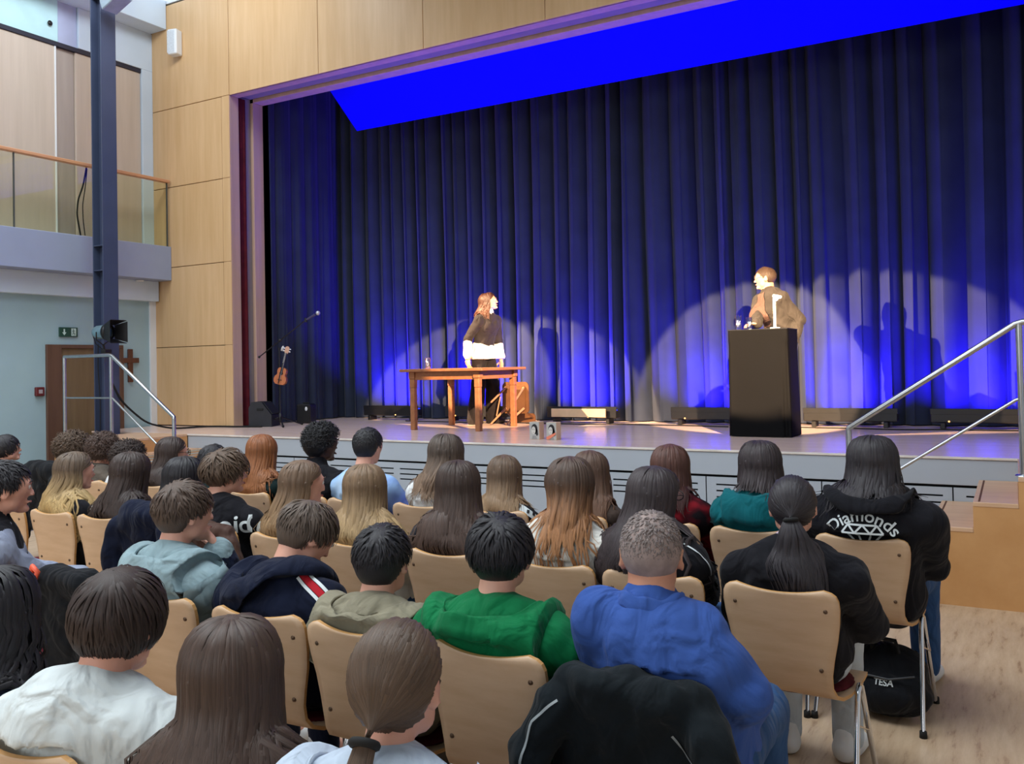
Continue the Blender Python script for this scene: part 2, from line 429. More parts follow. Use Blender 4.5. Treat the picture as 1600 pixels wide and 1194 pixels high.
# ---- curtains: pleated cloth
def curtain(name, p0, p1, ztop, zbot, pitch, amp, mat, seed, label, gather=0.0):
    rng = np.random.default_rng(seed)
    p0 = np.array(p0, float); p1 = np.array(p1, float); L = np.linalg.norm(p1 - p0); d = (p1 - p0) / L
    nrm = V(d[1], -d[0])
    # irregular pleats
    ph = [0.0]; brk = [0.0]
    while brk[-1] < L:
        brk.append(brk[-1] + pitch * rng.uniform(.6, 1.45)); ph.append(ph[-1] + 2 * math.pi)
    nu = int(L / .012); nz = 26
    u = np.linspace(0, L, nu); phase = np.interp(u, brk, ph)
    am = np.interp(u, np.linspace(0, L, 40), rng.uniform(.55, 1.25, 40)) * amp
    sec = np.interp(u, np.linspace(0, L, 60), rng.uniform(-.5, .5, 60))
    zz = np.linspace(zbot, ztop, nz)
    vs = np.zeros((nz, nu, 3))
    for j, z in enumerate(zz):
        t = (z - zbot) / (ztop - zbot)
        a_ = am * (1.15 - .45 * t)
        ph_ = phase + .9 * sec * (1 - t) + .5 * np.sin(3 * (1 - t) + u)
        off = a_ * (np.sin(ph_) + .28 * np.sin(2 * ph_ + 1.1 + sec)) + .04 * sec * (1 - t)
        du = .35 * a_ * np.sin(2 * ph_)
        vs[j, :, 0] = p0[0] + d[0] * (u + du) + nrm[0] * off
        vs[j, :, 1] = p0[1] + d[1] * (u + du) + nrm[1] * off
        vs[j, :, 2] = z
    idx = np.arange(nz * nu).reshape(nz, nu)
    fs = np.stack([idx[:-1, :-1], idx[:-1, 1:], idx[1:, 1:], idx[1:, :-1]], -1).reshape(-1, 4)
    o = mesh_obj(name, vs.reshape(-1, 3), fs, mat, None, True)
    return tag(o, label, 'curtain')
M_curt = pm('navy_velour', (.019, .027, .052), .75, .15, 3, .1, spec=.25, sheen=.10, lin=True)
curtain('stage_curtain', (-9.40, 10.88), (-4.30, 10.88), 6.4, ZS + .012, .25, .085, M_curt, 3, 'left half of the dark navy back curtain, behind the table and the standing woman')
curtain('stage_curtain', (-4.42, 10.84), (.9, 10.86), 6.4, ZS + .012, .29, .085, M_curt, 5, 'right half of the dark navy back curtain, behind the lectern')
curtain('side_curtain', (-9.29, 9.33), (-9.27, 10.80), 6.4, ZS + .012, .26, .035, M_curt, 8, 'dark navy side curtain hanging at the left edge of the stage behind the ukulele')
curtain('side_curtain', (.30, 10.66), (.30, 9.40), 6.4, ZS + .012, .26, .035, M_curt, 9, 'dark navy side curtain at the right edge of the stage')
curtain('house_curtain', (-9.385, 8.87), (-9.375, 8.99), 5.46, ZS + .01, .05, .012, pm('maroon_velour', (86, 26, 34), .85, .2, 8, .1, spec=.15), 11, 'maroon house curtain gathered in the slot of the left stage frame')
# ---- blue border panel hung under the stage ceiling
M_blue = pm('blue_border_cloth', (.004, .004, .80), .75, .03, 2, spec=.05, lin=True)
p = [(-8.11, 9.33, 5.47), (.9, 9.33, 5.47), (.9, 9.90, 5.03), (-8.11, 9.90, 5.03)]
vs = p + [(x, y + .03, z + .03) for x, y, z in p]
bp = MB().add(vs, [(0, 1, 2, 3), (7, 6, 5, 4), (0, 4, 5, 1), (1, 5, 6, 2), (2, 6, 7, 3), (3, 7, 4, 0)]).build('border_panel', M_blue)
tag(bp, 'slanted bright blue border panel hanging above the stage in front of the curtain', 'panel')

# ---- floor washlights along the back curtain
GL = 'blue washlights along the foot of the curtain'
lbs = [(-8.02, 'leftmost blue washlight, at the curtain left of the table'), (-6.55, 'blue washlight on the floor behind the table and the woman'),
       (-4.92, 'blue washlight with a pale wooden board, between the toppled chair and the lectern'), (-3.20, 'blue washlight just left of the lectern foot'),
       (-1.62, 'blue washlight just right of the lectern'), (-.30, 'rightmost blue washlight, behind the stair railing')]
for i, (x, lb) in enumerate(lbs):
    y = 10.50
    t = thing('washlight', lb, 'stage light', (x, y, ZS), 0, GL)
    MB().box((0, 0, .115), (1.0, .12, .10), bev=.01).build('housing', M_black, t)
    for s in (-1, 1):
        MB().box((s * .38, 0, .033), (.05, .16, .066), bev=.006).build('foot', M_black, t)
    MB().box((0, .0, .168), (.94, .08, .008), bev=.002).build('lens_strip', emit('blue_led', (.01, .02, 1.0), 6.0), t)
    MB().ball((-.32 if i % 2 else .1, -.066, .08), .009).build('indicator', emit('amber_led', (1.0, .5, .15), 3.0), t)
    MB().box((0, -.055, .185), (1.0, .010, .06), bev=.002).build('glare_shield', M_black, t)
    light('washlight_glow', 'AREA', (x, y + .03, ZS + .18), (x, 10.92, 1.9), 115, BLUE, shape='RECTANGLE', size=.62, size_y=.05, spread=math.radians(140))
bd = MB().box((-4.94, 10.40, ZS + .135), (.78, .02, .11), bev=.004).build('pale_board', pm('pale_board', (214, 186, 150), .6))
tag(bd, 'pale wooden board leaning on the washlight right of the toppled chair', 'board')

# ================================================================== STAIRS AND RAILINGS
def stairs(name, x_in, sgn, label, xs_):
    """flight along x, rising towards sgn*x; x_in = start of the landing"""
    t = thing(name, label, 'stairs', (0, 0, 0))
    t.location = (x_in, 6.45, 0)
    run, ris = .26, .17
    prof = [(0, ZS)]
    for k in range(1, 5):
        prof.append((-(k - 1) * run - .0, ZS - k * ris + 0)); prof.append((-k * run, ZS - k * ris))
    prof.append((-4 * run, 0)); prof.append((xs_, 0)); prof.append((xs_, ZS))
    pr = [(0, ZS - .03)]
    body = [(p_[0] * sgn, max(0, p_[1] - .03)) for p_ in prof]
    MB().prism(body, 0, .03).build('side_panel', M_maple_dark, t)
    MB().prism(body, .05, 1.14).build('core', M_maple_dark, t)
    for k in range(1, 5):
        x0 = -(k - 1) * run; z = ZS - k * ris
        a_, b_ = sorted((x0 * sgn, (x0 - run) * sgn))
        MB().span((a_, -.004, z - .03), (b_, 1.145, z), .004).build('tread', M_tread, t)
        xx = (x0 - run + .035) * sgn
        MB().span((xx - .006, .02, z - .001), (xx + .006, 1.12, z + .002), .0005).build('grip_strip', pm('grip', (96, 58, 40), .8), t)
    a_, b_ = sorted((0, xs_ * sgn))
    MB().span((a_, -.004, ZS - .03), (b_, 1.14, ZS), .004).build('landing', M_tread, t)
    return t
stairs('stage_stairs', .0, 1, 'light wooden stairs to the stage at the right edge', 1.2)
stairs('stage_stairs', -9.0, -1, 'orange brown wooden stairs to the stage at the left, behind the curly-haired boys', .95)

def railing(name, label, x_top, sgn, ext, base_top):
    t = thing(name, label, 'railing', (x_top, 6.53, ZS))
    z1, zm = .985, .495
    sl = .69 / 1.04
    lo = -1.05
    P = lambda x, z: (x * sgn, 0, z)
    MB().tube([P(ext, z1), P(.02, z1), P(-.02, z1 - .012), P(lo + .0, z1 + (lo) * sl), P(lo, z1 + lo * sl - .02), P(lo, -.68)], .021, 10).build('handrail', M_steel, t)
    MB().tube([P(ext, zm), P(.0, zm), P(-.03, zm - .01), P(lo, zm + lo * sl)], .011, 8).build('middle_rail', M_steel, t)
    MB().tube([P(.0, z1), P(.0, 0)], .02, 10).build('post', M_steel, t)
    MB().tube([P(ext, z1 + .0), P(ext, 0)], .02, 10).build('post', M_steel, t)
    MB().lathe([(0, .008), (.045, .008), (.048, 0)], (0, 0, 0), 14).build('base_plate', M_steel, t)
    return t
railing('stair_railing', 'steel tube railing of the right-hand stage stairs', .03, 1, .9, 0)
railing('stair_railing', 'steel tube railing of the left-hand stage stairs, in front of the door', -9.0, -1, .86, 0)

# ================================================================== STEEL COLUMN WITH SPOTLIGHT
cx_, cy_ = -10.18, 7.15
k = on_x(155, 600, cx_); cy_ = k[1]
M_col = pm('blue_grey_steel', (64, 74, 100), .45, .06, 3)
cl = MB().span((cx_ + .09, cy_ - .0, 0), (cx_ + .104, cy_ + .22, 7.55), .002)
cl.span((cx_ - .104, cy_ - .0, 0), (cx_ - .09, cy_ + .22, 7.55), .002)
cl.span((cx_ - .09, cy_ + .10, 0), (cx_ + .09, cy_ + .114, 7.55), .001)
for z in (2.95, 3.27, 6.5): cl.span((cx_ - .09, cy_ + .005, z - .006), (cx_ + .09, cy_ + .10, z + .006), .001)
co = structure(cl.build('column', M_col), 'blue grey steel column in front of the gallery')
MB().span((cx_ - .14, cy_ - .05, 0), (cx_ + .14, cy_ + .25, .015), .003).build('foot_plate', M_col, co)
# wall-box lamp near the column top
k = on_y(178, 2, cy_ + .02)
t = thing('ceiling_speaker', 'grey box fixed near the top of the blue grey column', 'speaker', tuple(k))
MB().box((.04, 0, .0), (.34, .22, .14), Matrix.Rotation(-.35, 4, 'Y'), .01).build('case', pm('grey_case', (150, 165, 178), .5), t)
MB().tube([(-.12, .06, .02), (-.22, .1, .1)], .015).build('bracket', M_col, t)
# spotlight on the column
k = on_y(166, 519, cy_ - .12)
t = thing('spotlight', 'black barn-door spotlight with a silver rear, clamped to the steel column', 'spotlight', tuple(k), math.radians(10))
ry = Matrix.Rotation(math.pi / 2, 4, 'Y')
MB().lathe([(0, -.17), (.07, -.165), (.085, -.13), (.09, -.05), (.09, .0)], (0, 0, 0), 20, ry).build('lamp_body', pm('silver_blue', (150, 185, 200), .3, .1, 8, metal=.7), t)
MB().lathe([(.09, .0), (.10, .0), (.10, .05), (.085, .05)], (0, 0, 0), 20, ry).build('front_ring', M_black, t)
for k4 in range(4):
    r4 = Matrix.Rotation(k4 * math.pi / 2, 4, 'X')
    p = [(.05, -.085, .085), (.05, .085, .085), (.20, .13, .14), (.20, -.13, .14)]
    vs = [r4 @ Vector(q) for q in p] + [r4 @ Vector((q[0], q[1], q[2] + .006)) for q in p]
    MB().add(vs, [(0, 1, 2, 3), (7, 6, 5, 4), (0, 4, 5, 1), (1, 5, 6, 2), (2, 6, 7, 3), (3, 7, 4, 0)]).build('barn_door', M_black, t)
MB().tube([(-.05, -.11, 0), (-.05, -.11, -.1), (-.05, 0, -.16), (-.05, .11, -.1), (-.05, .11, 0)], .008).build('yoke', M_black, t)
MB().tube([(-.05, 0, -.16), (-.05, .02, -.23)], .014).build('stem', M_black, t)
MB().box((-.05, .05, -.24), (.07, .12, .05), bev=.008).build('clamp', M_black, t)
MB().tube([(-.16, 0, .05), (-.22, .0, -.02), (-.2, .03, -.14), (-.1, .05, -.22)], .006).build('cord', M_rubber, t)
# cables
def cable(label, pts, r=.008):
    P = np.array(pts, float); s = np.linspace(0, len(P) - 1, len(P) * 6)
    Q = np.stack([np.interp(s, range(len(P)), P[:, i]) for i in range(3)], 1)
    for _ in range(4): Q[1:-1] = (Q[:-2] + 2 * Q[1:-1] + Q[2:]) / 4
    return tag(MB().tube(Q, r, 6).build('cable', M_rubber), label, 'cable')
XG = -10.64
cable('black cable hanging behind the gallery glass beside the column, the thicker one', [on_x(135, 262, XG), on_x(130, 290, XG), on_x(122, 312, XG), on_x(120, 335, XG), on_x(126, 368, XG)], .012)
cable('thin black cable hanging behind the gallery glass beside the column', [on_x(136, 264, XG), on_x(133, 295, XG), on_x(129, 320, XG), on_x(130, 345, XG), on_x(133, 368, XG)], .007)
zc = ZS + .012
cable('black cable running along the foot of the wooden wall on the stage', [(-10.08, 7.3, 1.55), (-10.06, 7.45, 1.25), (-9.98, 7.75, .96), (-9.9, 8.1, zc), (-9.8, 8.55, zc), (-9.6, 8.63, zc), (-9.3, 8.64, zc), (-8.9, 8.75, zc)], .013)
cable('thin cable hanging down the steel column below the spotlight', [(cx_ + .03, cy_ - .03, 2.0), (cx_ + .02, cy_ - .03, 1.7), (cx_ + .06, cy_ - .03, 1.3), (cx_ + .05, cy_ - .03, .9)], .006)

# ---- exit sign, wooden cross, red call point, white wall speaker
k = on_x(107, 519, XL + .02)
t = thing('exit_sign', 'green emergency exit sign with arrow and running figure above the door', 'sign', (XL + .015, k[1], k[2]))
MB().box((0, 0, 0), (.025, .26, .125), bev=.003).build('plate', pm('exit_green', (26, 70, 58), .5), t)
wm = pm('sign_white', (190, 215, 210), .5)
q = MB(); X = .0135
q.add([(X, -.105 + dy, dz) for dy, dz in ((.03, .04), (.05, .04), (.05, -.005), (.07, -.005), (.04, -.045), (.01, -.005), (.03, -.005))], [(0, 1, 2, 6), (3, 4, 5)]); q.build('arrow', wm, t, False)
q = MB().add([(X, .035, -.05), (X, .105, -.05), (X, .105, .05), (X, .035, .05)], [(0, 1, 2, 3)]); q.build('door_symbol', wm, t, False)
gm = pm('exit_green', 0)
q = MB(); X = .0145
q.add([(X, y, z) for y, z in ((.06, .03), (.072, .03), (.072, .042), (.06, .042))], [(0, 1, 2, 3)])
for a_, b_ in (((.066, .028), (.066, -.005)), ((.066, -.005), (.085, -.02)), ((.066, -.005), (.052, -.035)), ((.066, .02), (.085, .012)), ((.066, .02), (.05, .008)), ((.085, -.02), (.082, -.04))):
    a_, b_ = np.array(a_), np.array(b_); n_ = (b_ - a_) / np.linalg.norm(b_ - a_); n_ = np.array([-n_[1], n_[0]]) * .004
    q.add([(X, *(a_ - n_)), (X, *(b_ - n_)), (X, *(b_ + n_)), (X, *(a_ + n_))], [(0, 1, 2, 3)])
q.build('running_figure', gm, t, False)
k = on_x(203.5, 560, XL + .02)
t = thing('wooden_cross', 'dark wooden cross hanging on the pale blue wall below the gallery', 'cross', (XL + .02, k[1], 1.73))
mw = wood('cross_wood', (84, 50, 36), (100, 62, 46), (4, 4, 1), 6, .5)
MB().box((0, 0, 0), (.03, .075, .47), bev=.004).build('upright', mw, t)
MB().box((.004, 0, .075), (.03, .27, .07), bev=.004).build('crossbar', mw, t)
k = on_x(61.5, 612, XL + .02)
t = thing('call_point', 'small dark red call point box on the wall left of the door', 'alarm box', (XL + .025, k[1], k[2]))
MB().box((0, 0, 0), (.05, .115, .115), bev=.008).build('case', pm('call_red', (96, 30, 34), .5), t)
MB().box((.026, 0, 0), (.006, .05, .05), bev=.002).build('window', pm('call_pale', (170, 160, 165), .4), t)
k = on_y(273, 67, YW - .1)
t = thing('wall_speaker', 'small white loudspeaker box on the wooden wall beside the roof beam', 'speaker', (k[0], YW - .1, k[2]))
MB().box((0, 0, 0), (.15, .14, .36), Matrix.Rotation(.25, 4, 'Z'), .012).build('case', M_white, t)
MB().box((0, -.07, 0), (.12, .01, .32), Matrix.Rotation(.25, 4, 'Z'), .004).build('grille', pm('pale_grille', (200, 206, 212), .7, .1, 60), t)
MB().tube([(0, .05, 0), (0, .09, 0)], .02).build('bracket', M_steel, t)
# ================================================================== STAGE PROPS
M_tbl = wood('table_wood', (142, 90, 58), (162, 108, 72), (5, .8, 5), 4, .38)
t = thing('table', 'square brown wooden table on the stage in front of the standing woman', 'table', (-6.0, 9.32, ZS))
MB().span((-.60, -.54, .715), (.60, .54, .75), .008).build('tabletop', M_tbl, t)
for sx in (-1, 1):
    for sy in (-1, 1):
        x, y = sx * .47, sy * .42
        q = MB()
        for z0, z1, h in ((0, .52, .033), (.52, .63, .036), (.63, .715, .045)):
            q.span((x - h, y - h, z0), (x + h, y + h, z1), .006)
        q.build('leg', M_tbl, t)
for sy in (-1, 1):
    MB().span((-.43, sy * .43 - .012, .615), (.43, sy * .43 + .012, .715), .003).build('apron', M_tbl, t)
for sx in (-1, 1):
    MB().span((sx * .48 - .012, -.38, .615), (sx * .48 + .012, .38, .715), .003).build('apron', M_tbl, t)

M_glass = glass('drinking_glass', (.93, .97, 1.0), .22, .08)
M_water = glass('water', (.85, .93, .97), .12, .05)
def tumbler(loc, h, r, label, fill=.5):
    t = thing('water_glass', label, 'glass', tuple(loc))
    MB().lathe([(0, .002), (r * .82, .002), (r * .86, .01), (r, h), (r - .003, h), (r * .86 - .003, .014), (0, .014)], (0, 0, 0), 20).build('glass_body', M_glass, t, False)
    MB().lathe([(0, .015), (r * .86 - .004, .015), (r * .9, h * fill), (0, h * fill)], (0, 0, 0), 20).build('water', M_water, t, False)
    return t
k = on_z(685, 574, ZS + .752)
tumbler((-6.42, 9.15, ZS + .751), .14, .042, 'water glass standing on the wooden table left of the woman')

# lectern under a black cloth
LX, LY = -2.245, 9.19
t = thing('lectern', 'tall lectern wrapped in black cloth in front of the man', 'lectern', (LX, LY, ZS))
nu, nz = 120, 22
vs = []
for j in range(nz + 1):
    f = j / nz; z = 1.075 * (1 - f) + .006
    for i in range(nu):
        a = 2 * math.pi * i / nu
        c_, s_ = math.cos(a), math.sin(a)
        ex = .14 if f < .1 else .2
        hx, hy = .305 + .012 * f, .235 + .015 * f
        x = hx * math.copysign(abs(c_) ** ex, c_); y = hy * math.copysign(abs(s_) ** ex, s_)
        wv = f * .011 * (math.sin(9 * a + 1.3) + .6 * math.sin(17 * a))
        side = 1 if x > hx * .6 else .25
        vs.append((x * (1 + wv * 2 * side), y * (1 + wv * 2 * side), z + .004 * math.sin(5 * a) * f))
fs = [(j * nu + i, j * nu + (i + 1) % nu, (j + 1) * nu + (i + 1) % nu, (j + 1) * nu + i) for j in range(nz) for i in range(nu)]
q = MB().add(vs, fs, True); q.add(vs[:nu], [tuple(range(nu))])
q.build('cloth', pm('black_satin_cloth', (5, 5, 8), .7, .15, 6, .1, spec=.12), t)
MB().box((0, 0, .55), (.56, .42, 1.04), bev=.01).build('body', M_dark, t)
MB().box((.0, 0, 1.083), (.60, .46, .012), bev=.004).build('reading_board', M_black, t)
tumbler((LX - .215, LY - .13, ZS + 1.09), .15, .034, 'tall water glass on the left end of the lectern')
tumbler((LX - .13, LY - .02, ZS + 1.09), .13, .032, 'shorter water glass behind the tall one on the lectern', .7)
k = on_y(1211, 512, LY - .1)
t = thing('lectern_lamp', 'white lamp post with a glowing head standing on the lectern', 'lamp', (k[0], LY - .1, ZS + 1.089))
MB().lathe([(0, 0), (.05, 0), (.05, .012), (.012, .016)], (0, 0, 0), 18).build('base', M_white, t)
MB().box((0, 0, .165), (.026, .02, .31), bev=.006).build('post', pm('lamp_white', (236, 232, 222), .4), t)
MB().box((.03, -.0, .325), (.09, .035, .03), Matrix.Rotation(.25, 4, 'Y'), .008).build('lamp_head', M_white, t)
MB().ball((.022, -.022, .30), (.022, .018, .02)).build('bulb', emit('lamp_glow', (1.0, .94, .82), 14), t)
l_ = light('lectern_lamp_light', 'POINT', (k[0] - .03, LY - .16, ZS + 1.37), (0, 0, 0), 2.0, (1, .92, .8), shadow_soft_size=.03)

# two wooden blocks with black and white portraits
def block(x, y, label, sash):
    t = thing('portrait_block', label, 'wooden block', (x, y, ZS), 0, None)
    MB().box((0, 0, .09), (.115, .105, .18), bev=.003).build('block', pm('pale_block_wood', (226, 196, 160), .6, .06, 8), t)
    Y = -.0535
    def flat(pts, y, mat, nm):
        MB().prism(pts, y, y - .0012).build(nm, mat, t)
    el = lambda cx, cz, rx, rz, n=18, a0=0, a1=2 * math.pi: [(cx + rx * math.cos(a0 + (a1 - a0) * i / n), cz + rz * math.sin(a0 + (a1 - a0) * i / n)) for i in range(n)]
    flat([(-.056, .002), (.056, .002), (.056, .178), (-.056, .178)], Y, pm('photo_grey', (176, 176, 172), .5, .05, 10), 'photo')
    flat(el(.002, .108, .036, .052), Y - .0013, pm('photo_black', (34, 32, 36), .5), 'portrait_hair')
    flat([(.018, .12), (.04, .10), (.045, .05), (.03, .035), (.012, .06)], Y - .0013, pm('photo_black', 0), 'portrait_hair')
    flat(el(-.008, .094, .024, .040), Y - .0026, pm('photo_pale', (206, 204, 198), .5), 'portrait_face')
    flat([(-.03, .004), (-.02, .04), (.016, .04), (.034, .004)], Y - .0013, pm('photo_mid', (140, 140, 140), .5), 'portrait_collar')
    for s in (-1, 1): flat(el(-.009 + s * .009, .102, .0045, .0032, 10), Y - .0039, pm('photo_black', 0), 'portrait_eye')
    flat(el(-.009, .072, .007, .0022, 10), Y - .0039, pm('photo_mid', 0), 'portrait_mouth')
    if sash:
        flat([(-.056, .006), (-.056, .03), (.05, .078), (.056, .06), (.0, .022), (-.03, .004)], Y - .0052, pm('salmon_sash', (224, 128, 100), .5), 'salmon_band')
    return t
k1 = on_z(839, 686, ZS); k2 = on_z(865.5, 687, ZS)
block(k1[0], k1[1], 'left wooden block with a portrait of a dark-haired girl on the stage edge', False)
block(k2[0], k2[1], 'right wooden block with a portrait crossed by a salmon band on the stage edge', True)

# toppled wooden chair behind the table
t = thing('toppled_chair', 'brown wooden chair lying toppled behind the table next to the woman', 'chair', (-5.77, 10.22, ZS), math.radians(6))
M_bw = wood('brown_chair_wood', (92, 60, 38), (110, 74, 48), (2, 2, 2), 4, .35)
def rrect(w_, h, r, n=6, c=(0, 0)):
    o = []
    for cx, cz, a0 in ((w_ / 2 - r, h / 2 - r, 0), (-w_ / 2 + r, h / 2 - r, 90), (-w_ / 2 + r, -h / 2 + r, 180), (w_ / 2 - r, -h / 2 + r, 270)):
        for i in range(n + 1):
            a = math.radians(a0 + 90 * i / n); o.append((c[0] + cx + r * math.cos(a), c[1] + cz + r * math.sin(a)))
    return o
MB().prism(rrect(.38, .42, .06, 6, (0, .34)), 0, .022).build('seat', M_bw, t)
MB().prism(rrect(.30, .33, .03, 6, (0, .335)), -.03, .0).build('seat_frame', M_bw, t)
MB().lathe([(0, .0), (.012, 0), (.012, .006), (0, .008)], (0, -.001, .515), 10, Matrix.Rotation(math.pi / 2, 4, 'X')).build('screw', M_white, t)
for p0, p1 in (((.13, -.03, .2), (.02, -.36, .016)), ((-.13, -.03, .2), (-.2, -.36, .016)), ((.13, -.03, .47), (.16, -.40, .30)), ((-.13, -.03, .47), (-.17, -.40, .30))):
    MB().tube([p0, p1], [.017, .012], 8).build('leg', pm('pale_leg_wood', (170, 128, 98), .45, .08, 6), t)
MB().tube([(-.13, -.2, .36), (-.19, -.2, .11)], .009, 8).build('rung', pm('pale_leg_wood', 0), t)
MB().prism(rrect(.36, .15, .05, 6, (0, .045)), .24, .26).build('backrest', M_bw, t)
for s in (-1, 1): MB().tube([(s * .14, .01, .155), (s * .15, .24, .06)], .012, 8).build('back_post', M_bw, t)

# microphone boom stand with ukulele
k = on_z(437, 667, ZS)
MX, MY = -8.80, 9.0
t = thing('microphone_stand', 'black tripod microphone stand with a raised boom at the left of the stage', 'microphone stand', (MX, MY, ZS))
MB().tube([(0, 0, .10), (0, 0, 1.08)], .012, 10).build('pole', M_black, t)
MB().lathe([(.02, .06), (.03, .07), (.03, .16), (.016, .18)], (0, 0, 0), 12).build('hub', M_black, t)
for a in (200, 320, 70):
    a = math.radians(a)
    lg = MB().tube([(0, 0, .13), (.32 * math.cos(a), .32 * math.sin(a), .012)], .010, 8).build('leg', M_black, t)
    MB().ball((.32 * math.cos(a), .32 * math.sin(a), .018), .018, 8, 6).build('rubber_foot', M_rubber, lg)
b0 = on_y(405, 558, MY) - V(MX, MY, ZS); b1 = on_y(478, 500, MY) - V(MX, MY, ZS); b2 = on_y(499, 488, MY) - V(MX, MY, ZS)
MB().tube([b0, b1], .008, 8).build('boom', M_black, t)
MB().ball((b0 + (b1 - b0) * .46), .024, 10, 8).build('boom_clamp', M_black, t)
MB().ball(b0, .018, 10, 8).build('counterweight', M_black, t)
mc = thing('microphone', 'microphone with a pale grille at the tip of the boom', 'microphone', tuple(b1 + V(MX, MY, ZS)))
d = b2 - b1
MB().tube([-.02 * d / np.linalg.norm(d), d * .72], [.012, .018], 10).build('microphone_body', pm('purple_grey_mic', (70, 66, 104), .4), mc)
MB().ball(d * .9, .030, 12, 10).build('grille', pm('mic_grille', (200, 204, 214), .4, .15, 200, metal=.5), mc)
MB().tube([(0, 0, -.03), (0, 0, .03)], .02, 10).build('clip', M_black, mc)
# ukulele
kt = on_y(447, 540, MY - .06); kb = on_y(437.5, 601, MY - .06)
L = kt[2] - kb[2]
t = thing('ukulele', 'small brown ukulele hanging from the microphone stand', 'ukulele', (float(kb[0]), MY - .07, float(kb[2])), 0)
t.rotation_euler = (math.radians(-4), math.atan2(kt[0] - kb[0], L), math.radians(20))
out = [(0, .0), (.055, .004), (.082, .03), (.09, .07), (.082, .105), (.06, .13), (.056, .15), (.064, .175), (.062, .205), (.045, .228), (.015, .236)]
poly = out + [(-x, z) for x, z in reversed(out) if x > .001]
sc_ = L / .53
poly = [(x * sc_, z * sc_) for x, z in poly]
M_uke = wood('ukulele_wood', (170, 92, 52), (190, 112, 66), (6, 6, 1), 5, .3)
MB().prism(poly, -.028, .028).build('body', M_uke, t)
MB().lathe([(0, 0), (.026, 0), (.024, .002), (0, .002)], (0, -.0285, .155 * sc_), 16, Matrix.Rotation(math.pi / 2, 4, 'X')).build('sound_hole', M_dark, t)
MB().span((-.016, -.036, .16 * sc_), (.016, -.020, .44 * sc_), .003).build('fretboard', pm('dark_fretboard', (40, 28, 26), .4), t)
MB().prism([(-.017, .43 * sc_), (.017, .43 * sc_), (.03, .46 * sc_), (.028, .52 * sc_), (0, .535 * sc_), (-.028, .52 * sc_), (-.03, .46 * sc_)], -.022, -.006).build('headstock', wood('headstock_wood', (196, 150, 126), (210, 164, 140), (6, 6, 1), 5, .4), t)
MB().span((-.03, -.036, .06 * sc_), (.03, -.028, .07 * sc_), .002).build('bridge', M_dark, t)
for s in (-1, 1):
    for z in (.465, .5):
        MB().ball((s * .042, -.014, z * sc_), (.014, .007, .009), 8, 6).build('tuning_peg', M_white, t)
for x in (-.009, -.003, .003, .009):
    MB().tube([(x, -.040, .065 * sc_), (x, -.039, .44 * sc_)], .0009, 4).build('string', M_white, t)
MB().tube([(-.004, -.045, .01), (-.006, -.05, .12), (-.004, -.044, .30)], .006, 6).build('strap', M_black, t)
MB().lathe([(.0, 0), (.022, .0), (.02, .05), (.01, .07), (0, .07)], (-.085, .03, .455 * sc_), 10).build('tag', pm('pale_tag', (206, 206, 204), .6), t)

# stage monitor wedge and a small black case
k = on_z(412, 668, ZS)
t = thing('stage_monitor', 'black wedge loudspeaker on the stage floor beside the left stage frame', 'speaker', (-9.06, 8.96, ZS), math.radians(25))
MB().prism([(-.16, 0), (.16, 0), (.16, .16), (.02, .34), (-.12, .34), (-.16, .26)], -.17, .17).build('case', pm('black_speaker', (30, 31, 38), .6, .15, 10), t)
MB().box((.10, 0, .255), (.21, .30, .014), Matrix.Rotation(math.radians(52), 4, 'Y'), .004).build('grille', pm('black_grille', (22, 22, 26), .7, .3, 80), t)
for s in (-1, 1): MB().box((0, s * .172, .24), (.09, .012, .03), bev=.004).build('handle', M_rubber, t)
t = thing('black_case', 'small black case with a white dot behind the microphone stand foot', 'case', (-8.90, 9.62, ZS), math.radians(15))
MB().box((0, 0, .14), (.22, .2, .28), bev=.02).build('case_body', M_black, t)
MB().box((0, 0, .29), (.10, .02, .02), bev=.006).build('handle', M_rubber, t)
MB().ball((.05, -.1, .21), (.022, .006, .03), 10, 8).build('white_dot', M_white, t)
for i, (x0, x1) in enumerate(((-7.6, -5.4), (-5.6, -2.9), (-2.4, .1))):
    P = [(x, 10.22 + .05 * math.sin(3 * x + i) + .03 * math.sin(7 * x), ZS + .008) for x in np.linspace(x0, x1, 14)]
    cable('black cable lying along the washlights, ' + ('behind the table', 'between the toppled chair and the lectern', 'right of the lectern')[i], P, .007)
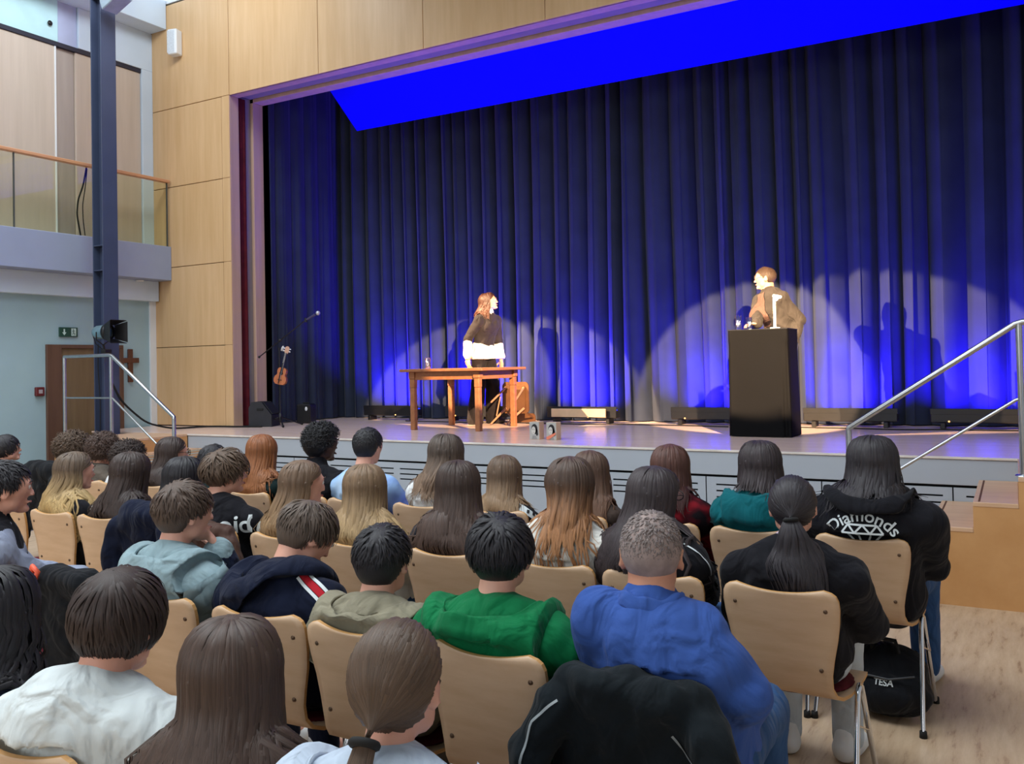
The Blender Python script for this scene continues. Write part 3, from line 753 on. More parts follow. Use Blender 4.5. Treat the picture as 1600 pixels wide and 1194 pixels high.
# ================================================================== SIGNED DISTANCE MODELLING (numpy) for bodies, cloth and bags
class Field:
    def __init__(s, lo, hi, h):
        s.lo = np.array(lo, float) - 3 * h; s.h = h
        s.n = np.maximum(4, np.ceil((np.array(hi) + 3 * h - s.lo) / h).astype(int) + 1)
        s.f = np.full(s.n, .25, np.float32)
    def grid(s, lo, hi):
        i0 = np.clip(np.floor((np.array(lo) - s.lo) / s.h).astype(int), 0, s.n)
        i1 = np.clip(np.ceil((np.array(hi) - s.lo) / s.h).astype(int) + 1, 0, s.n)
        if (i1 <= i0).any(): return None, None
        ax = [(s.lo[a] + s.h * np.arange(i0[a], i1[a])).astype(np.float32) for a in range(3)]
        return tuple(slice(i0[a], i1[a]) for a in range(3)), np.meshgrid(*ax, indexing='ij')
    def _mix(s, sl, d, k, sub):
        f = s.f[sl]
        if sub:
            d = -d; h = np.clip(.5 - .5 * (d - f) / k, 0, 1) if k else None
            s.f[sl] = np.maximum(f, d) if not k else f + (d - f) * (1 - h) + k * h * (1 - h)
        else:
            if k:
                h = np.clip(.5 + .5 * (f - d) / k, 0, 1)
                s.f[sl] = f + (d - f) * h - k * h * (1 - h)
            else: s.f[sl] = np.minimum(f, d)
    def cap(s, a, b, ra, rb=None, k=.02, sub=False):
        rb = ra if rb is None else rb
        a = np.array(a, float); b = np.array(b, float); R = max(ra, rb) + k + .03
        sl, g = s.grid(np.minimum(a, b) - R, np.maximum(a, b) + R)
        if sl is None: return s
        ab = b - a; L2 = ab @ ab + 1e-9
        x, y, z = g[0] - a[0], g[1] - a[1], g[2] - a[2]
        t = np.clip((x * ab[0] + y * ab[1] + z * ab[2]) / L2, 0, 1)
        d = np.sqrt((x - t * ab[0]) ** 2 + (y - t * ab[1]) ** 2 + (z - t * ab[2]) ** 2) - (ra + (rb - ra) * t)
        s._mix(sl, d.astype(np.float32), k, sub); return s
    def chain(s, pts, rs, k=.02):
        rs = np.broadcast_to(rs, (len(pts),))
        for i in range(len(pts) - 1): s.cap(pts[i], pts[i + 1], rs[i], rs[i + 1], k)
        return s
    def ell(s, c, r, R=None, k=.02, sub=False):
        c = np.array(c, float); r = np.array(r, float); R = np.eye(3) if R is None else np.array(R)
        ex = np.sqrt(((R * r) ** 2).sum(1)) + k + .03
        sl, g = s.grid(c - ex, c + ex)
        if sl is None: return s
        x, y, z = g[0] - c[0], g[1] - c[1], g[2] - c[2]
        q = [(x * R[0, i] + y * R[1, i] + z * R[2, i]) for i in range(3)]
        k0 = np.sqrt(sum((q[i] / r[i]) ** 2 for i in range(3))); k1 = np.sqrt(sum((q[i] / r[i] ** 2) ** 2 for i in range(3))) + 1e-6
        s._mix(sl, (k0 * (k0 - 1) / k1).astype(np.float32), k, sub); return s
    def ecap(s, a, b, ra, rb, right, k=.03):
        """capsule of elliptical section; ra, rb = (half width, half depth)"""
        a = np.array(a, float); b = np.array(b, float); R = max(*ra, *rb) + k + .03
        sl, g = s.grid(np.minimum(a, b) - R, np.maximum(a, b) + R)
        if sl is None: return s
        ab = b - a; L = np.linalg.norm(ab) + 1e-6; az = ab / L
        ax = np.array(right, float); ax = ax - az * (ax @ az); ax /= np.linalg.norm(ax); ay = np.cross(az, ax)
        x, y, z = g[0] - a[0], g[1] - a[1], g[2] - a[2]
        u = x * ax[0] + y * ax[1] + z * ax[2]; v = x * ay[0] + y * ay[1] + z * ay[2]; w_ = x * az[0] + y * az[1] + z * az[2]
        t = np.clip(w_ / L, 0, 1); ov = w_ - t * L
        rx = ra[0] + (rb[0] - ra[0]) * t; ry = ra[1] + (rb[1] - ra[1]) * t; rm = np.minimum(rx, ry)
        k0 = np.sqrt((u / rx) ** 2 + (v / ry) ** 2 + (ov / rm) ** 2)
        k1 = np.sqrt((u / rx ** 2) ** 2 + (v / ry ** 2) ** 2 + (ov / rm ** 2) ** 2) + 1e-6
        s._mix(sl, (k0 * (k0 - 1) / k1).astype(np.float32), k, sub=False); return s
    def folds(s, amp, rng, wl=.09, stretch=(1, 1, .6)):
        _, g = s.grid(s.lo, s.lo + s.h * s.n)
        d = 0
        for i in range(4):
            k = rng.normal(size=3) * np.array(stretch); k *= 2 * math.pi / wl / np.linalg.norm(k) * rng.uniform(.6, 1.2)
            k2 = rng.normal(size=3); k2 *= 2 * math.pi / .3 / np.linalg.norm(k2)
            d = d + .75 - 1.5 * np.abs(np.sin(.5 * (g[0] * k[0] + g[1] * k[1] + g[2] * k[2]) + 1.1 * np.sin(g[0] * k2[0] + g[1] * k2[1] + g[2] * k2[2] + i)))
        s.f += (amp * .5 * d).astype(np.float32); return s
    def plane(s, pt):
        z = (s.lo[2] + s.h * np.arange(s.n[2])).astype(np.float32)
        s.f = np.maximum(s.f, (pt[2] - z)[None, None, :]); return s
    def sample(s, P):
        q = (np.asarray(P) - s.lo) / s.h
        inside = ((q >= 0) & (q < np.array(s.n) - 1.001)).all(-1)
        q = np.clip(q, 0, np.array(s.n) - 1.001); i = q.astype(int); t = q - i
        out = 0
        for dx in (0, 1):
            for dy in (0, 1):
                for dz in (0, 1):
                    wgt = (t[..., 0] if dx else 1 - t[..., 0]) * (t[..., 1] if dy else 1 - t[..., 1]) * (t[..., 2] if dz else 1 - t[..., 2])
                    out = out + wgt * s.f[i[..., 0] + dx, i[..., 1] + dy, i[..., 2] + dz]
        return np.where(inside, out, .2)
    def grad(s, P):
        e = s.h; g = np.stack([s.sample(P + V(*(e if a == i else 0 for a in range(3)))) - s.sample(P - V(*(e if a == i else 0 for a in range(3)))) for i in range(3)], -1)
        return g / (np.linalg.norm(g, axis=-1, keepdims=True) + 1e-6)
    def push(s, P, gap, it=3):
        for _ in range(it):
            d = s.sample(P); m_ = d < gap
            if not m_.any(): break
            P = P.copy(); P[m_] += s.grad(P[m_]) * (gap - d[m_])[:, None]
        return P
    def march(s, P, d, gap, n=60):
        P = np.array(P, float); d = np.array(d, float)
        for _ in range(n): P = P + d * np.clip(s.sample(P) - gap, -.02, .05)[:, None]
        return P
    def mesh(s):
        f = s.f; sg = f < 0; n = np.array(f.shape)
        c = np.zeros(n - 1, np.int8)
        for dx in (0, 1):
            for dy in (0, 1):
                for dz in (0, 1): c += sg[dx:n[0] - 1 + dx, dy:n[1] - 1 + dy, dz:n[2] - 1 + dz]
        act = (c > 0) & (c < 8); I = np.argwhere(act)
        vid = np.full(n - 1, -1, np.int32); vid[act] = np.arange(len(I))
        acc = np.zeros((len(I), 3)); cnt = np.zeros(len(I))
        val = {o: f[I[:, 0] + o[0], I[:, 1] + o[1], I[:, 2] + o[2]] for o in [(x, y, z) for x in (0, 1) for y in (0, 1) for z in (0, 1)]}
        for o in val:
            for a in range(3):
                if o[a]: continue
                o2 = list(o); o2[a] = 1; v0, v1 = val[o], val[tuple(o2)]
                m_ = (v0 < 0) != (v1 < 0)
                t = np.where(m_, v0 / np.where(m_, v0 - v1, 1), 0)
                p = np.zeros((len(I), 3)); p[:] = o; p[:, a] = t
                acc[m_] += p[m_]; cnt[m_] += 1
        vs = s.lo + s.h * (I + acc / cnt[:, None])
        qs = []
        for a in range(3):
            b_, c_ = (a + 1) % 3, (a + 2) % 3
            s0 = [slice(0, n[i]) for i in range(3)]; s1 = list(s0)
            s0[a] = slice(0, n[a] - 1); s1[a] = slice(1, n[a])
            ch = sg[tuple(s0)] != sg[tuple(s1)]
            E_ = np.argwhere(ch); E_ = E_[(E_[:, b_] > 0) & (E_[:, c_] > 0) & (E_[:, b_] < n[b_] - 1) & (E_[:, c_] < n[c_] - 1)]
            def at(db, dc):
                J = E_.copy(); J[:, b_] -= db; J[:, c_] -= dc
                return vid[J[:, 0], J[:, 1], J[:, 2]]
            Q = np.stack([at(1, 1), at(0, 1), at(0, 0), at(1, 0)], 1)
            flip = ~sg[E_[:, 0], E_[:, 1], E_[:, 2]]
            Q[flip] = Q[flip][:, ::-1]
            qs.append(Q)
        return vs, np.concatenate(qs)
    def obj(s, name, mat, parent=None):
        v, q = s.mesh()
        if parent is not None: v = v - np.array(parent_off(parent))
        return mesh_obj(name, v, q, mat, parent, True)
def parent_off(p):
    o = V(0, 0, 0)
    while p is not None: o += np.array(p.location); p = p.parent
    return o

# ================================================================== CHAIRS
M_seat = pm('dark_red_seat_cloth', (88, 26, 34), .85, .2, 40, .2, spec=.15)
def make_chair():
    t = thing('shell_chair', '', 'chair')
    prof = [(-.262, .845, .150), (-.2615, .838, .176), (-.260, .828, .190), (-.257, .81, .198), (-.252, .78, .200), (-.243, .73, .196), (-.232, .67, .186), (-.221, .60, .172), (-.210, .545, .164), (-.195, .50, .164),
            (-.172, .468, .172), (-.13, .450, .182), (-.06, .442, .192), (.04, .442, .200), (.13, .447, .202), (.185, .447, .20), (.215, .437, .194), (.228, .424, .182)]
    prof = np.array(prof); t_ = np.r_[0, np.cumsum(np.linalg.norm(np.diff(prof[:, :2], axis=0), axis=1))]
    U = np.linspace(-1, 1, 15)
    nv = len(prof); nrm = np.gradient(prof[:, :2], axis=0); nrm = np.stack([nrm[:, 1], -nrm[:, 0]], 1); nrm /= np.linalg.norm(nrm, axis=1)[:, None]
    tk = .006; vs = []
    for sd in (1, -1):
        for j, (y, z, hw) in enumerate(prof):
            back = np.clip((z - .50) / .15, 0, 1)
            for u in U:
                dz = -.016 * (1 - u * u) * np.clip((z - .74) / .1, 0, 1)
                dy = .022 * u * u * back
                vs.append((hw * u, y + dy - nrm[j, 0] * tk * sd, z + dz - nrm[j, 1] * tk * sd))
    nu = len(U); N = nv * nu
    fs = []
    for j in range(nv - 1):
        for i in range(nu - 1):
            q = (j * nu + i, j * nu + i + 1, (j + 1) * nu + i + 1, (j + 1) * nu + i)
            fs.append(q); fs.append(tuple(N + a for a in reversed(q)))
    edge = [j * nu for j in range(nv)] + [(nv - 1) * nu + i for i in range(1, nu)] + [j * nu + nu - 1 for j in range(nv - 2, -1, -1)] + [i for i in range(nu - 2, 0, -1)]
    ef = [(edge[i], edge[(i + 1) % len(edge)], N + edge[(i + 1) % len(edge)], N + edge[i]) for i in range(len(edge))]
    o = MB().add(vs, fs, True).add([], []).build('seat_shell', M_ply, t, False)
    q = MB(); q.v = [tuple(v) for v in vs]; q.f = fs + ef; q.sm = [True] * len(fs) + [False] * len(ef)
    bpy.data.objects.remove(o)
    o = q.build('seat_shell', M_ply, t)
    o.data.materials.append(M_plyedge)
    mi = np.zeros(len(o.data.polygons), np.int32); mi[len(fs):] = 1; o.data.polygons.foreach_set('material_index', mi)
    # upholstered pad
    q = Field((-.19, -.16, .43), (.19, .21, .49), .012)
    q.ell((0, .03, .452), (.185, .185, .022), k=0)
    v, f_ = q.mesh(); v[:, 2] = np.maximum(v[:, 2], .450)
    mesh_obj('seat_pad', v, f_, M_seat, t, True)
    for x, z, y in ((-.155, .775, -.2545), (.155, .775, -.2545), (-.13, .565, -.2255), (.13, .565, -.2255)):
        MB().lathe([(0, 0), (.008, 0), (.007, .004), (0, .005)], (x, y - .001 + .013, z), 8, Matrix.Rotation(math.radians(90), 4, 'X')).build('screw', pm('screw_brown', (92, 70, 52), .4, metal=.4), t)
    for sx in (-1, 1):
        A = []
        for y, z, x in ((-.215, .006, .225), (-.10, .26, .213), (-.03, .41, .206), (-.012, .442, .205), (.015, .458, .205), (.045, .445, .205), (.062, .41, .206), (.13, .24, .213), (.225, .006, .225)):
            A.append((sx * x, y, z))
        fr = MB().tube(A, .0105, 8).build('leg_frame', M_chrome, t)
        for y in (-.217, .227):
            MB().lathe([(0, 0), (.016, 0), (.015, .028), (.011, .03)], (sx * .2255, y, 0), 10).build('rubber_foot', M_rubber, fr)
        MB().tube([(sx * .208, -.055, .34), (sx * .235, .0, .31), (sx * .212, .09, .335)], .004, 6).build('link_hook', M_chrome, fr)
    MB().tube([(-.205, .02, .436), (.205, .02, .436)], .009, 8).build('cross_bar', M_chrome, t)
    return t
CHAIR0 = make_chair()
chair_used = [False]
def chair(x, row, label, rz=0.0):
    c = CHAIR0 if not chair_used[0] else copy_tree(CHAIR0)
    chair_used[0] = True
    c.location = (x, row + .245, 0); c.rotation_euler = (0, 0, rz)
    tag(c, label, 'chair', 'beech shell chairs of the audience')
    return c
# ================================================================== PEOPLE
def unit(v): v = np.array(v, float); return v / (np.linalg.norm(v) + 1e-9)
def rotm(yaw=0, pitch=0, roll=0):
    """yaw + turns left, pitch + looks down, roll + leans to the person's right"""
    y, p, r = map(math.radians, (yaw, pitch, roll))
    Rz = np.array(Matrix.Rotation(y, 3, 'Z')); Rx = np.array(Matrix.Rotation(-p, 3, 'X')); Ry = np.array(Matrix.Rotation(r, 3, 'Y'))
    return Rz @ Rx @ Ry
def ik(a, b, l1, l2, pole):
    a, b = np.array(a), np.array(b); d = b - a; L = np.linalg.norm(d)
    if L > (l1 + l2) * .995: b = a + d / L * (l1 + l2) * .995; d = b - a; L = np.linalg.norm(d)
    u = d / L; x = (l1 * l1 - l2 * l2 + L * L) / (2 * L); h = math.sqrt(max(0, l1 * l1 - x * x))
    p = np.array(pole, float); p = unit(p - u * (p @ u))
    return a + u * x + p * h, b

def skin(tone):
    cols = {'fair': (226, 172, 150), 'pale': (232, 188, 172), 'tan': (206, 150, 122), 'dark': (74, 48, 38), 'stage': (226, 170, 140)}
    name = 'skin_' + tone
    if name in _cache: return _cache[name]
    c = np.array(s2l(cols[tone])); m_, nt, b = nodes(name)
    f = noise(nt, 14, 3)
    nt.links.new(ramp(nt, f, [(.3, tuple(c * V(.93, .86, .84))), (.7, tuple(np.clip(c * 1.05, 0, 1)))]), b.inputs['Base Color'])
    b.inputs['Roughness'].default_value = .5; b.inputs['Specular IOR Level'].default_value = .35
    b.inputs['Subsurface Weight'].default_value = 0
    _cache[name] = m_; return m_

def hairmat(root, tip=None, t0=.35, t1=.85, gloss=.45, streak=.35):
    tip = tip or root; name = 'hair_%d_%d_%d_%d_%d_%d' % (*root, *tip)
    if name in _cache: return _cache[name]
    m_, nt, b = nodes(name)
    uv = nt.nodes.new('ShaderNodeUVMap'); uv.uv_map = 'strand'
    sp = nt.nodes.new('ShaderNodeSeparateXYZ'); nt.links.new(uv.outputs[0], sp.inputs[0])
    g = nt.nodes.new('ShaderNodeNewGeometry')
    base = ramp(nt, sp.outputs['Y'], [(t0, s2l(root)), (t1, s2l(tip))])
    mp = nt.nodes.new('ShaderNodeMapping'); mp.inputs['Scale'].default_value = (9, 1.2, 1)
    nt.links.new(uv.outputs[0], mp.inputs[0])
    va = nt.nodes.new('ShaderNodeVectorMath'); va.operation = 'ADD'; nt.links.new(mp.outputs[0], va.inputs[0])
    cm = nt.nodes.new('ShaderNodeCombineXYZ'); mu = nt.nodes.new('ShaderNodeMath'); mu.operation = 'MULTIPLY'; mu.inputs[1].default_value = 57.0
    nt.links.new(g.outputs['Random Per Island'], mu.inputs[0]); nt.links.new(mu.outputs[0], cm.inputs[0]); nt.links.new(mu.outputs[0], cm.inputs[1]); nt.links.new(cm.outputs[0], va.inputs[1])
    nz_ = nt.nodes.new('ShaderNodeTexNoise'); nz_.inputs['Scale'].default_value = 1.6; nz_.inputs['Detail'].default_value = 3; nt.links.new(va.outputs[0], nz_.inputs[0])
    ad = nt.nodes.new('ShaderNodeMath'); ad.operation = 'MULTIPLY_ADD'; ad.inputs[1].default_value = .35; nt.links.new(g.outputs['Random Per Island'], ad.inputs[0]); nt.links.new(nz_.outputs[0], ad.inputs[2])
    fac = ramp(nt, ad.outputs[0], [(.35, (1 - streak,) * 3), (.95, (1 + streak * .9,) * 3)])
    mx = nt.nodes.new('ShaderNodeMix'); mx.data_type = 'RGBA'; mx.blend_type = 'MULTIPLY'; mx.inputs[0].default_value = 1
    nt.links.new(base, mx.inputs[6]); nt.links.new(fac, mx.inputs[7])
    nt.links.new(mx.outputs[2], b.inputs['Base Color'])
    b.inputs['Roughness'].default_value = gloss; b.inputs['Specular IOR Level'].default_value = .35
    bump(nt, b, nz_.outputs[0], .35, .004)
    _cache[name] = m_; return m_

EC = V(0, -.010, .018); ER = V(.0775, .099, .0955)      # skull ellipsoid in the head frame
def hairline(P):
    ph = np.degrees(np.abs(np.arctan2(P[..., 0], -P[..., 1])))
    return np.interp(ph, [0, 45, 68, 84, 98, 112, 135, 180], [-.092, -.085, -.045, .012, -.012, .035, .062, .074])
def ribbons(name, P, W, Nrm, mat, parent, vt=None):
    """P (N,n,3) strand paths, W (N,n) widths, Nrm (N,n,3) outward; one mesh of leaf-section strands"""
    N, n, _ = P.shape
    T = np.gradient(P, axis=1); T /= np.linalg.norm(T, axis=2, keepdims=True) + 1e-9
    S = np.cross(T, Nrm); S /= np.linalg.norm(S, axis=2, keepdims=True) + 1e-9
    O = np.cross(S, T)
    w_ = W[..., None]
    vs = np.stack([P - S * w_ * .5 - O * w_ * .16, P + O * w_ * .14, P + S * w_ * .5 - O * w_ * .16], 2)  # N,n,3,3
    idx = np.arange(N * n * 3).reshape(N, n, 3)
    f = np.concatenate([np.stack([idx[:, :-1, a], idx[:, :-1, a + 1], idx[:, 1:, a + 1], idx[:, 1:, a]], -1).reshape(-1, 4) for a in (0, 1)])
    vs = vs.reshape(-1, 3)
    if parent is not None: vs = vs - parent_off(parent)
    o = mesh_obj(name, vs, f, mat, parent, True)
    vt = np.broadcast_to(np.linspace(0, 1, n), (N, n)) if vt is None else vt
    uvv = np.stack([np.broadcast_to(np.array([0, .5, 1.0]), (N, n, 3)), np.broadcast_to(vt[..., None], (N, n, 3))], -1).reshape(-1, 2)
    ul_ = o.data.uv_layers.new(name='strand'); ul_.data.foreach_set('uv', uvv[f.ravel()].astype(np.float32).ravel())
    return o
def sph(n, rng):
    i = np.arange(n) + .5; ph = np.arccos(1 - 2 * i / n) ; th = math.pi * (1 + 5 ** .5) * i
    D = np.stack([np.cos(th) * np.sin(ph), np.sin(th) * np.sin(ph), np.cos(ph)], 1) + rng.normal(size=(n, 3)) * .05
    return D / np.linalg.norm(D, axis=1, keepdims=True)
WHORL = unit((.08, -.42, .9))

def cap_mesh(thick, R, Hc, hs, mat, parent, name='hair_cap', fade=.03, dz=0.0, nose_in=.012):
    na, nb = 44, 30
    a = np.linspace(0, 2 * math.pi, na, endpoint=False); be = np.linspace(.02, 2.55, nb)
    A, B = np.meshgrid(a, be)
    e1 = unit(np.cross(WHORL, (0, 1, 0))); e2 = np.cross(WHORL, e1)
    D = np.cos(B)[..., None] * WHORL + np.sin(B)[..., None] * (np.cos(A)[..., None] * e1 + np.sin(A)[..., None] * e2)
    P = EC + D * ER
    k = np.clip((P[..., 2] - hairline(P) - dz) / fade, -1, 1)
    tt = np.where(k > 0, .003 + (thick - .003) * (k * k * (3 - 2 * k)), nose_in * k)
    P = EC + D * (ER + tt[..., None])
    P = (P * hs) @ R.T + Hc
    idx = np.arange(na * nb).reshape(nb, na)
    f = np.stack([idx[:-1, :], idx[1:, :], np.roll(idx, -1, 1)[1:, :], np.roll(idx, -1, 1)[:-1, :]], -1).reshape(-1, 4)
    v = P.reshape(-1, 3)
    if parent is not None: v = v - parent_off(parent)
    o = mesh_obj(name, v, f, mat, parent, True)
    uvv = np.stack([np.tile(a * 3, (nb, 1)), np.broadcast_to((be / 2.55 * .3)[:, None], (nb, na))], -1).reshape(-1, 2)
    ul_ = o.data.uv_layers.new(name='strand'); ul_.data.foreach_set('uv', uvv[f.ravel()].astype(np.float32).ravel())
    return o

def hair_short(p, R, Hc, hs, mat, par, rng, gar):
    n = int(p.get('n', 520) * p.get('nf', 1.2)); p['vt'] = p.get('vt', .018) * .78; D = sph(n * 2, rng); P0 = EC + D * ER
    cut = p.get('cut', -.02)
    keep = (P0[:, 2] > hairline(P0) + .012) & (P0[:, 2] > cut - .02 * (P0[:, 1] < -.03)); D = D[keep]; P0 = P0[keep]; N = len(D)
    ns = 7; s = np.linspace(0, 1, ns)
    w_ = np.array(p.get('whorl', WHORL)); w_ = unit(w_)
    tan = w_[None] * -1 + D * (D @ w_)[:, None]; tan /= np.linalg.norm(tan, axis=1, keepdims=True) + 1e-6
    jit = np.cross(D, tan); ang = rng.normal(size=(N, 1)) * p.get('jit', .35)
    tan = tan * np.cos(ang) + jit * np.sin(ang)
    top = np.clip((P0[:, 2] - (-.02)) / .09, 0, 1)
    L = (p.get('ls', .02) + (p.get('lt', .06) - p.get('ls', .02)) * top) * rng.uniform(.75, 1.2, N)
    vol = (p.get('vs', .004) + (p.get('vt', .018) - p.get('vs', .004)) * top) * rng.uniform(.7, 1.25, N)
    al = (L / .09)[:, None] * s[None]
    dirs = D[:, None] * np.cos(al)[..., None] + tan[:, None] * np.sin(al)[..., None]
    off = .003 + vol[:, None] * np.sin(np.minimum(s * 1.9, math.pi / 2 + .5 * s))[None] + .0
    P = EC + dirs * (ER + off[..., None])
    cr = p.get('curl', 0)
    if cr:
        ph = rng.uniform(0, 6.28, (N, 1)) + s[None] * p.get('turns', 2.2) * 2 * math.pi
        b2 = np.cross(D, tan)
        P = P + (cr * np.minimum(1, s * 3)[None] * np.cos(ph))[..., None] * b2[:, None] + (cr * np.minimum(1, s * 3)[None] * np.sin(ph))[..., None] * dirs
    W = p.get('w', .016) * .66 * (1 - .85 * s ** 2)[None] * rng.uniform(.7, 1.2, (N, 1)) * np.clip(.5 + top, .5, 1)[:, None]
    P = (P * hs) @ R.T + Hc; Nn = dirs @ R.T
    o = ribbons('hair', P, W, Nn, mat, par)
    cap_mesh(p.get('cap', .008), R, Hc, hs, p.get('capmat') or mat, o, fade=p.get('fade', .03), dz=p.get('dz', 0.0))
    return o

def long_paths(N, p, rng, regular=False):
    phm = math.radians(p.get('phm', 100))
    if regular:
        ph0 = np.linspace(-phm, phm, N); th0 = np.full(N, .12)
    else:
        D = sph(N * 2, rng); P0 = EC + D * ER
        D = D[P0[:, 2] > np.maximum(hairline(P0) + .008, -.05)]; N = len(D)
        ph0 = np.arctan2(D[:, 0], -D[:, 1]); th0 = np.arccos(np.clip(D[:, 2], -1, 1))
        th0 = np.where(rng.random(N) < .55, th0 * rng.uniform(.05, .7, N), th0)
    n1, n2 = 8, 12
    t = np.linspace(0, 1, n1)
    the = math.radians(96)
    th = th0[:, None] + np.maximum(the - th0, .12)[:, None] * t[None]
    ph1 = np.clip(ph0, -phm, phm)
    side = p.get('part', 0)
    blend = t * t * (3 - 2 * t)
    ph = ph0[:, None] + (ph1 - ph0)[:, None] * blend[None]
    off = (p.get('vol', .016) + (0 if regular else 1) * rng.uniform(0, .010, N))[:, None] * np.minimum(1, .25 + t * 1.6)[None]
    if regular: off = off * .75
    er = ER[None, None] + off[..., None]
    P1 = EC + er * np.stack([np.sin(th) * np.sin(ph), -np.sin(th) * np.cos(ph), np.cos(th)], -1)
    return P1, ph1, n2
def hair_long(p, R, Hc, hs, mat, par, rng, gar):
    """strands follow the skull, then fall straight down (world) onto the clothes"""
    def path(N, regular=False):
        P1, ph1, n2 = long_paths(N, p, rng, regular); N = len(P1)
        P1 = (P1 * hs) @ R.T + Hc
        yaw = R @ V(0, 1, 0); yaw = unit((yaw[0], yaw[1], 0)); rt = V(yaw[1], -yaw[0], 0)
        last = P1[:, -1]
        zb = Hc[2] - p.get('len', .40) + (.02 + p.get('ucut', 0) if regular else 0) - (0 if regular else 1) * rng.normal(size=N) * .022 - p.get('vcut', 0) * (1 - np.abs(ph1) / 1.8) + (0 if regular else p.get('layer', 0)) * rng.random(N) ** .7
        zb = np.minimum(zb, last[:, 2] - .05)
        t = np.linspace(0, 1, n2 + 1)[1:]
        z = last[:, 2][:, None] + (zb - last[:, 2])[:, None] * t[None]
        drop = last[:, 2][:, None] - z
        loc = last - Hc; lx = loc @ rt; ly = loc @ yaw
        ly = ly - p.get('back', .075) * 0
        fl = p.get('flare', .12) * .6
        pin = p.get('pin', .10)
        sc_ = 1 - pin * np.sin(np.clip(drop / .18, 0, 1) * math.pi / 2) + fl * drop / .10 * .35
        x = lx[:, None] * sc_; bk_ = np.clip((drop - .02) / .15, 0, 1); y = ly[:, None] * (1 - .10 * np.clip(drop / .15, 0, 1)) - p.get('back', .062) * bk_ * bk_ * (3 - 2 * bk_) * np.clip(1.25 - np.abs(ph1) / 2.0, .25, 1)[:, None]
        wv = p.get('wave', .004)
        f_ = p.get('freq', 26)
        a = rng.uniform(0, 6.28, (N, 1)) if not regular else np.zeros((N, 1))
        amp = wv * np.clip(drop / .12, 0, 1)
        x = x + amp * np.sin(drop * f_ + a); y = y + amp * np.cos(drop * f_ * .9 + a)
        x = x + (0 if regular else 1) * rng.normal(size=(N, 1)) * .010 * np.clip(drop / .2, 0, 1)
        sh = p.get('shift', (0, 0))
        x = x + sh[0] * drop; y = y + sh[1] * drop
        P2 = Hc + x[..., None] * rt + y[..., None] * yaw; P2[..., 2] = z
        P = np.concatenate([P1, P2], 1)
        if gar is not None:
            sh_ = P.shape; g = .009 if regular else .017
            q = P[:, P1.shape[1]:].reshape(-1, 3); q = gar.push(q, g, 6); yc = p.get('ychair', -9) + .012 + (.86 - q[:, 2]) * .16; q[:, 1] = np.where(q[:, 2] < .855, np.maximum(q[:, 1], yc), q[:, 1]); P[:, P1.shape[1]:] = q.reshape(N, -1, 3)
        C_ = Hc.copy(); nr = P - C_; nr[..., 2] *= .3; nr /= np.linalg.norm(nr, axis=2, keepdims=True)
        return P, nr
    P, nr = path(int(p.get('n', 250) * 1.08)); N, n, _ = P.shape
    s = np.linspace(0, 1, n)
    W = p.get('w', .023) * .78 * (np.minimum(1, .45 + 2 * s) * (1 - .93 * np.clip((s - .62) / .38, 0, 1) ** 1.3))[None] * rng.uniform(.6, 1.25, (N, 1))
    o = ribbons('hair', P, W, nr, mat, par)
    Q, _ = path(30, True); v = Q.reshape(-1, 3)
    idx = np.arange(len(v)).reshape(Q.shape[:2])
    f = np.stack([idx[:-1, :-1], idx[1:, :-1], idx[1:, 1:], idx[:-1, 1:]], -1).reshape(-1, 4)
    u = mesh_obj('under_hair', v - parent_off(o), f, mat, o, True)
    uvv = np.stack([np.repeat(np.arange(30) * .7, n), np.tile(s, 30)], -1)
    ul_ = u.data.uv_layers.new(name='strand'); ul_.data.foreach_set('uv', uvv[f.ravel()].astype(np.float32).ravel())
    cap_mesh(p.get('cap', .012), R, Hc, hs, mat, o)
    return o
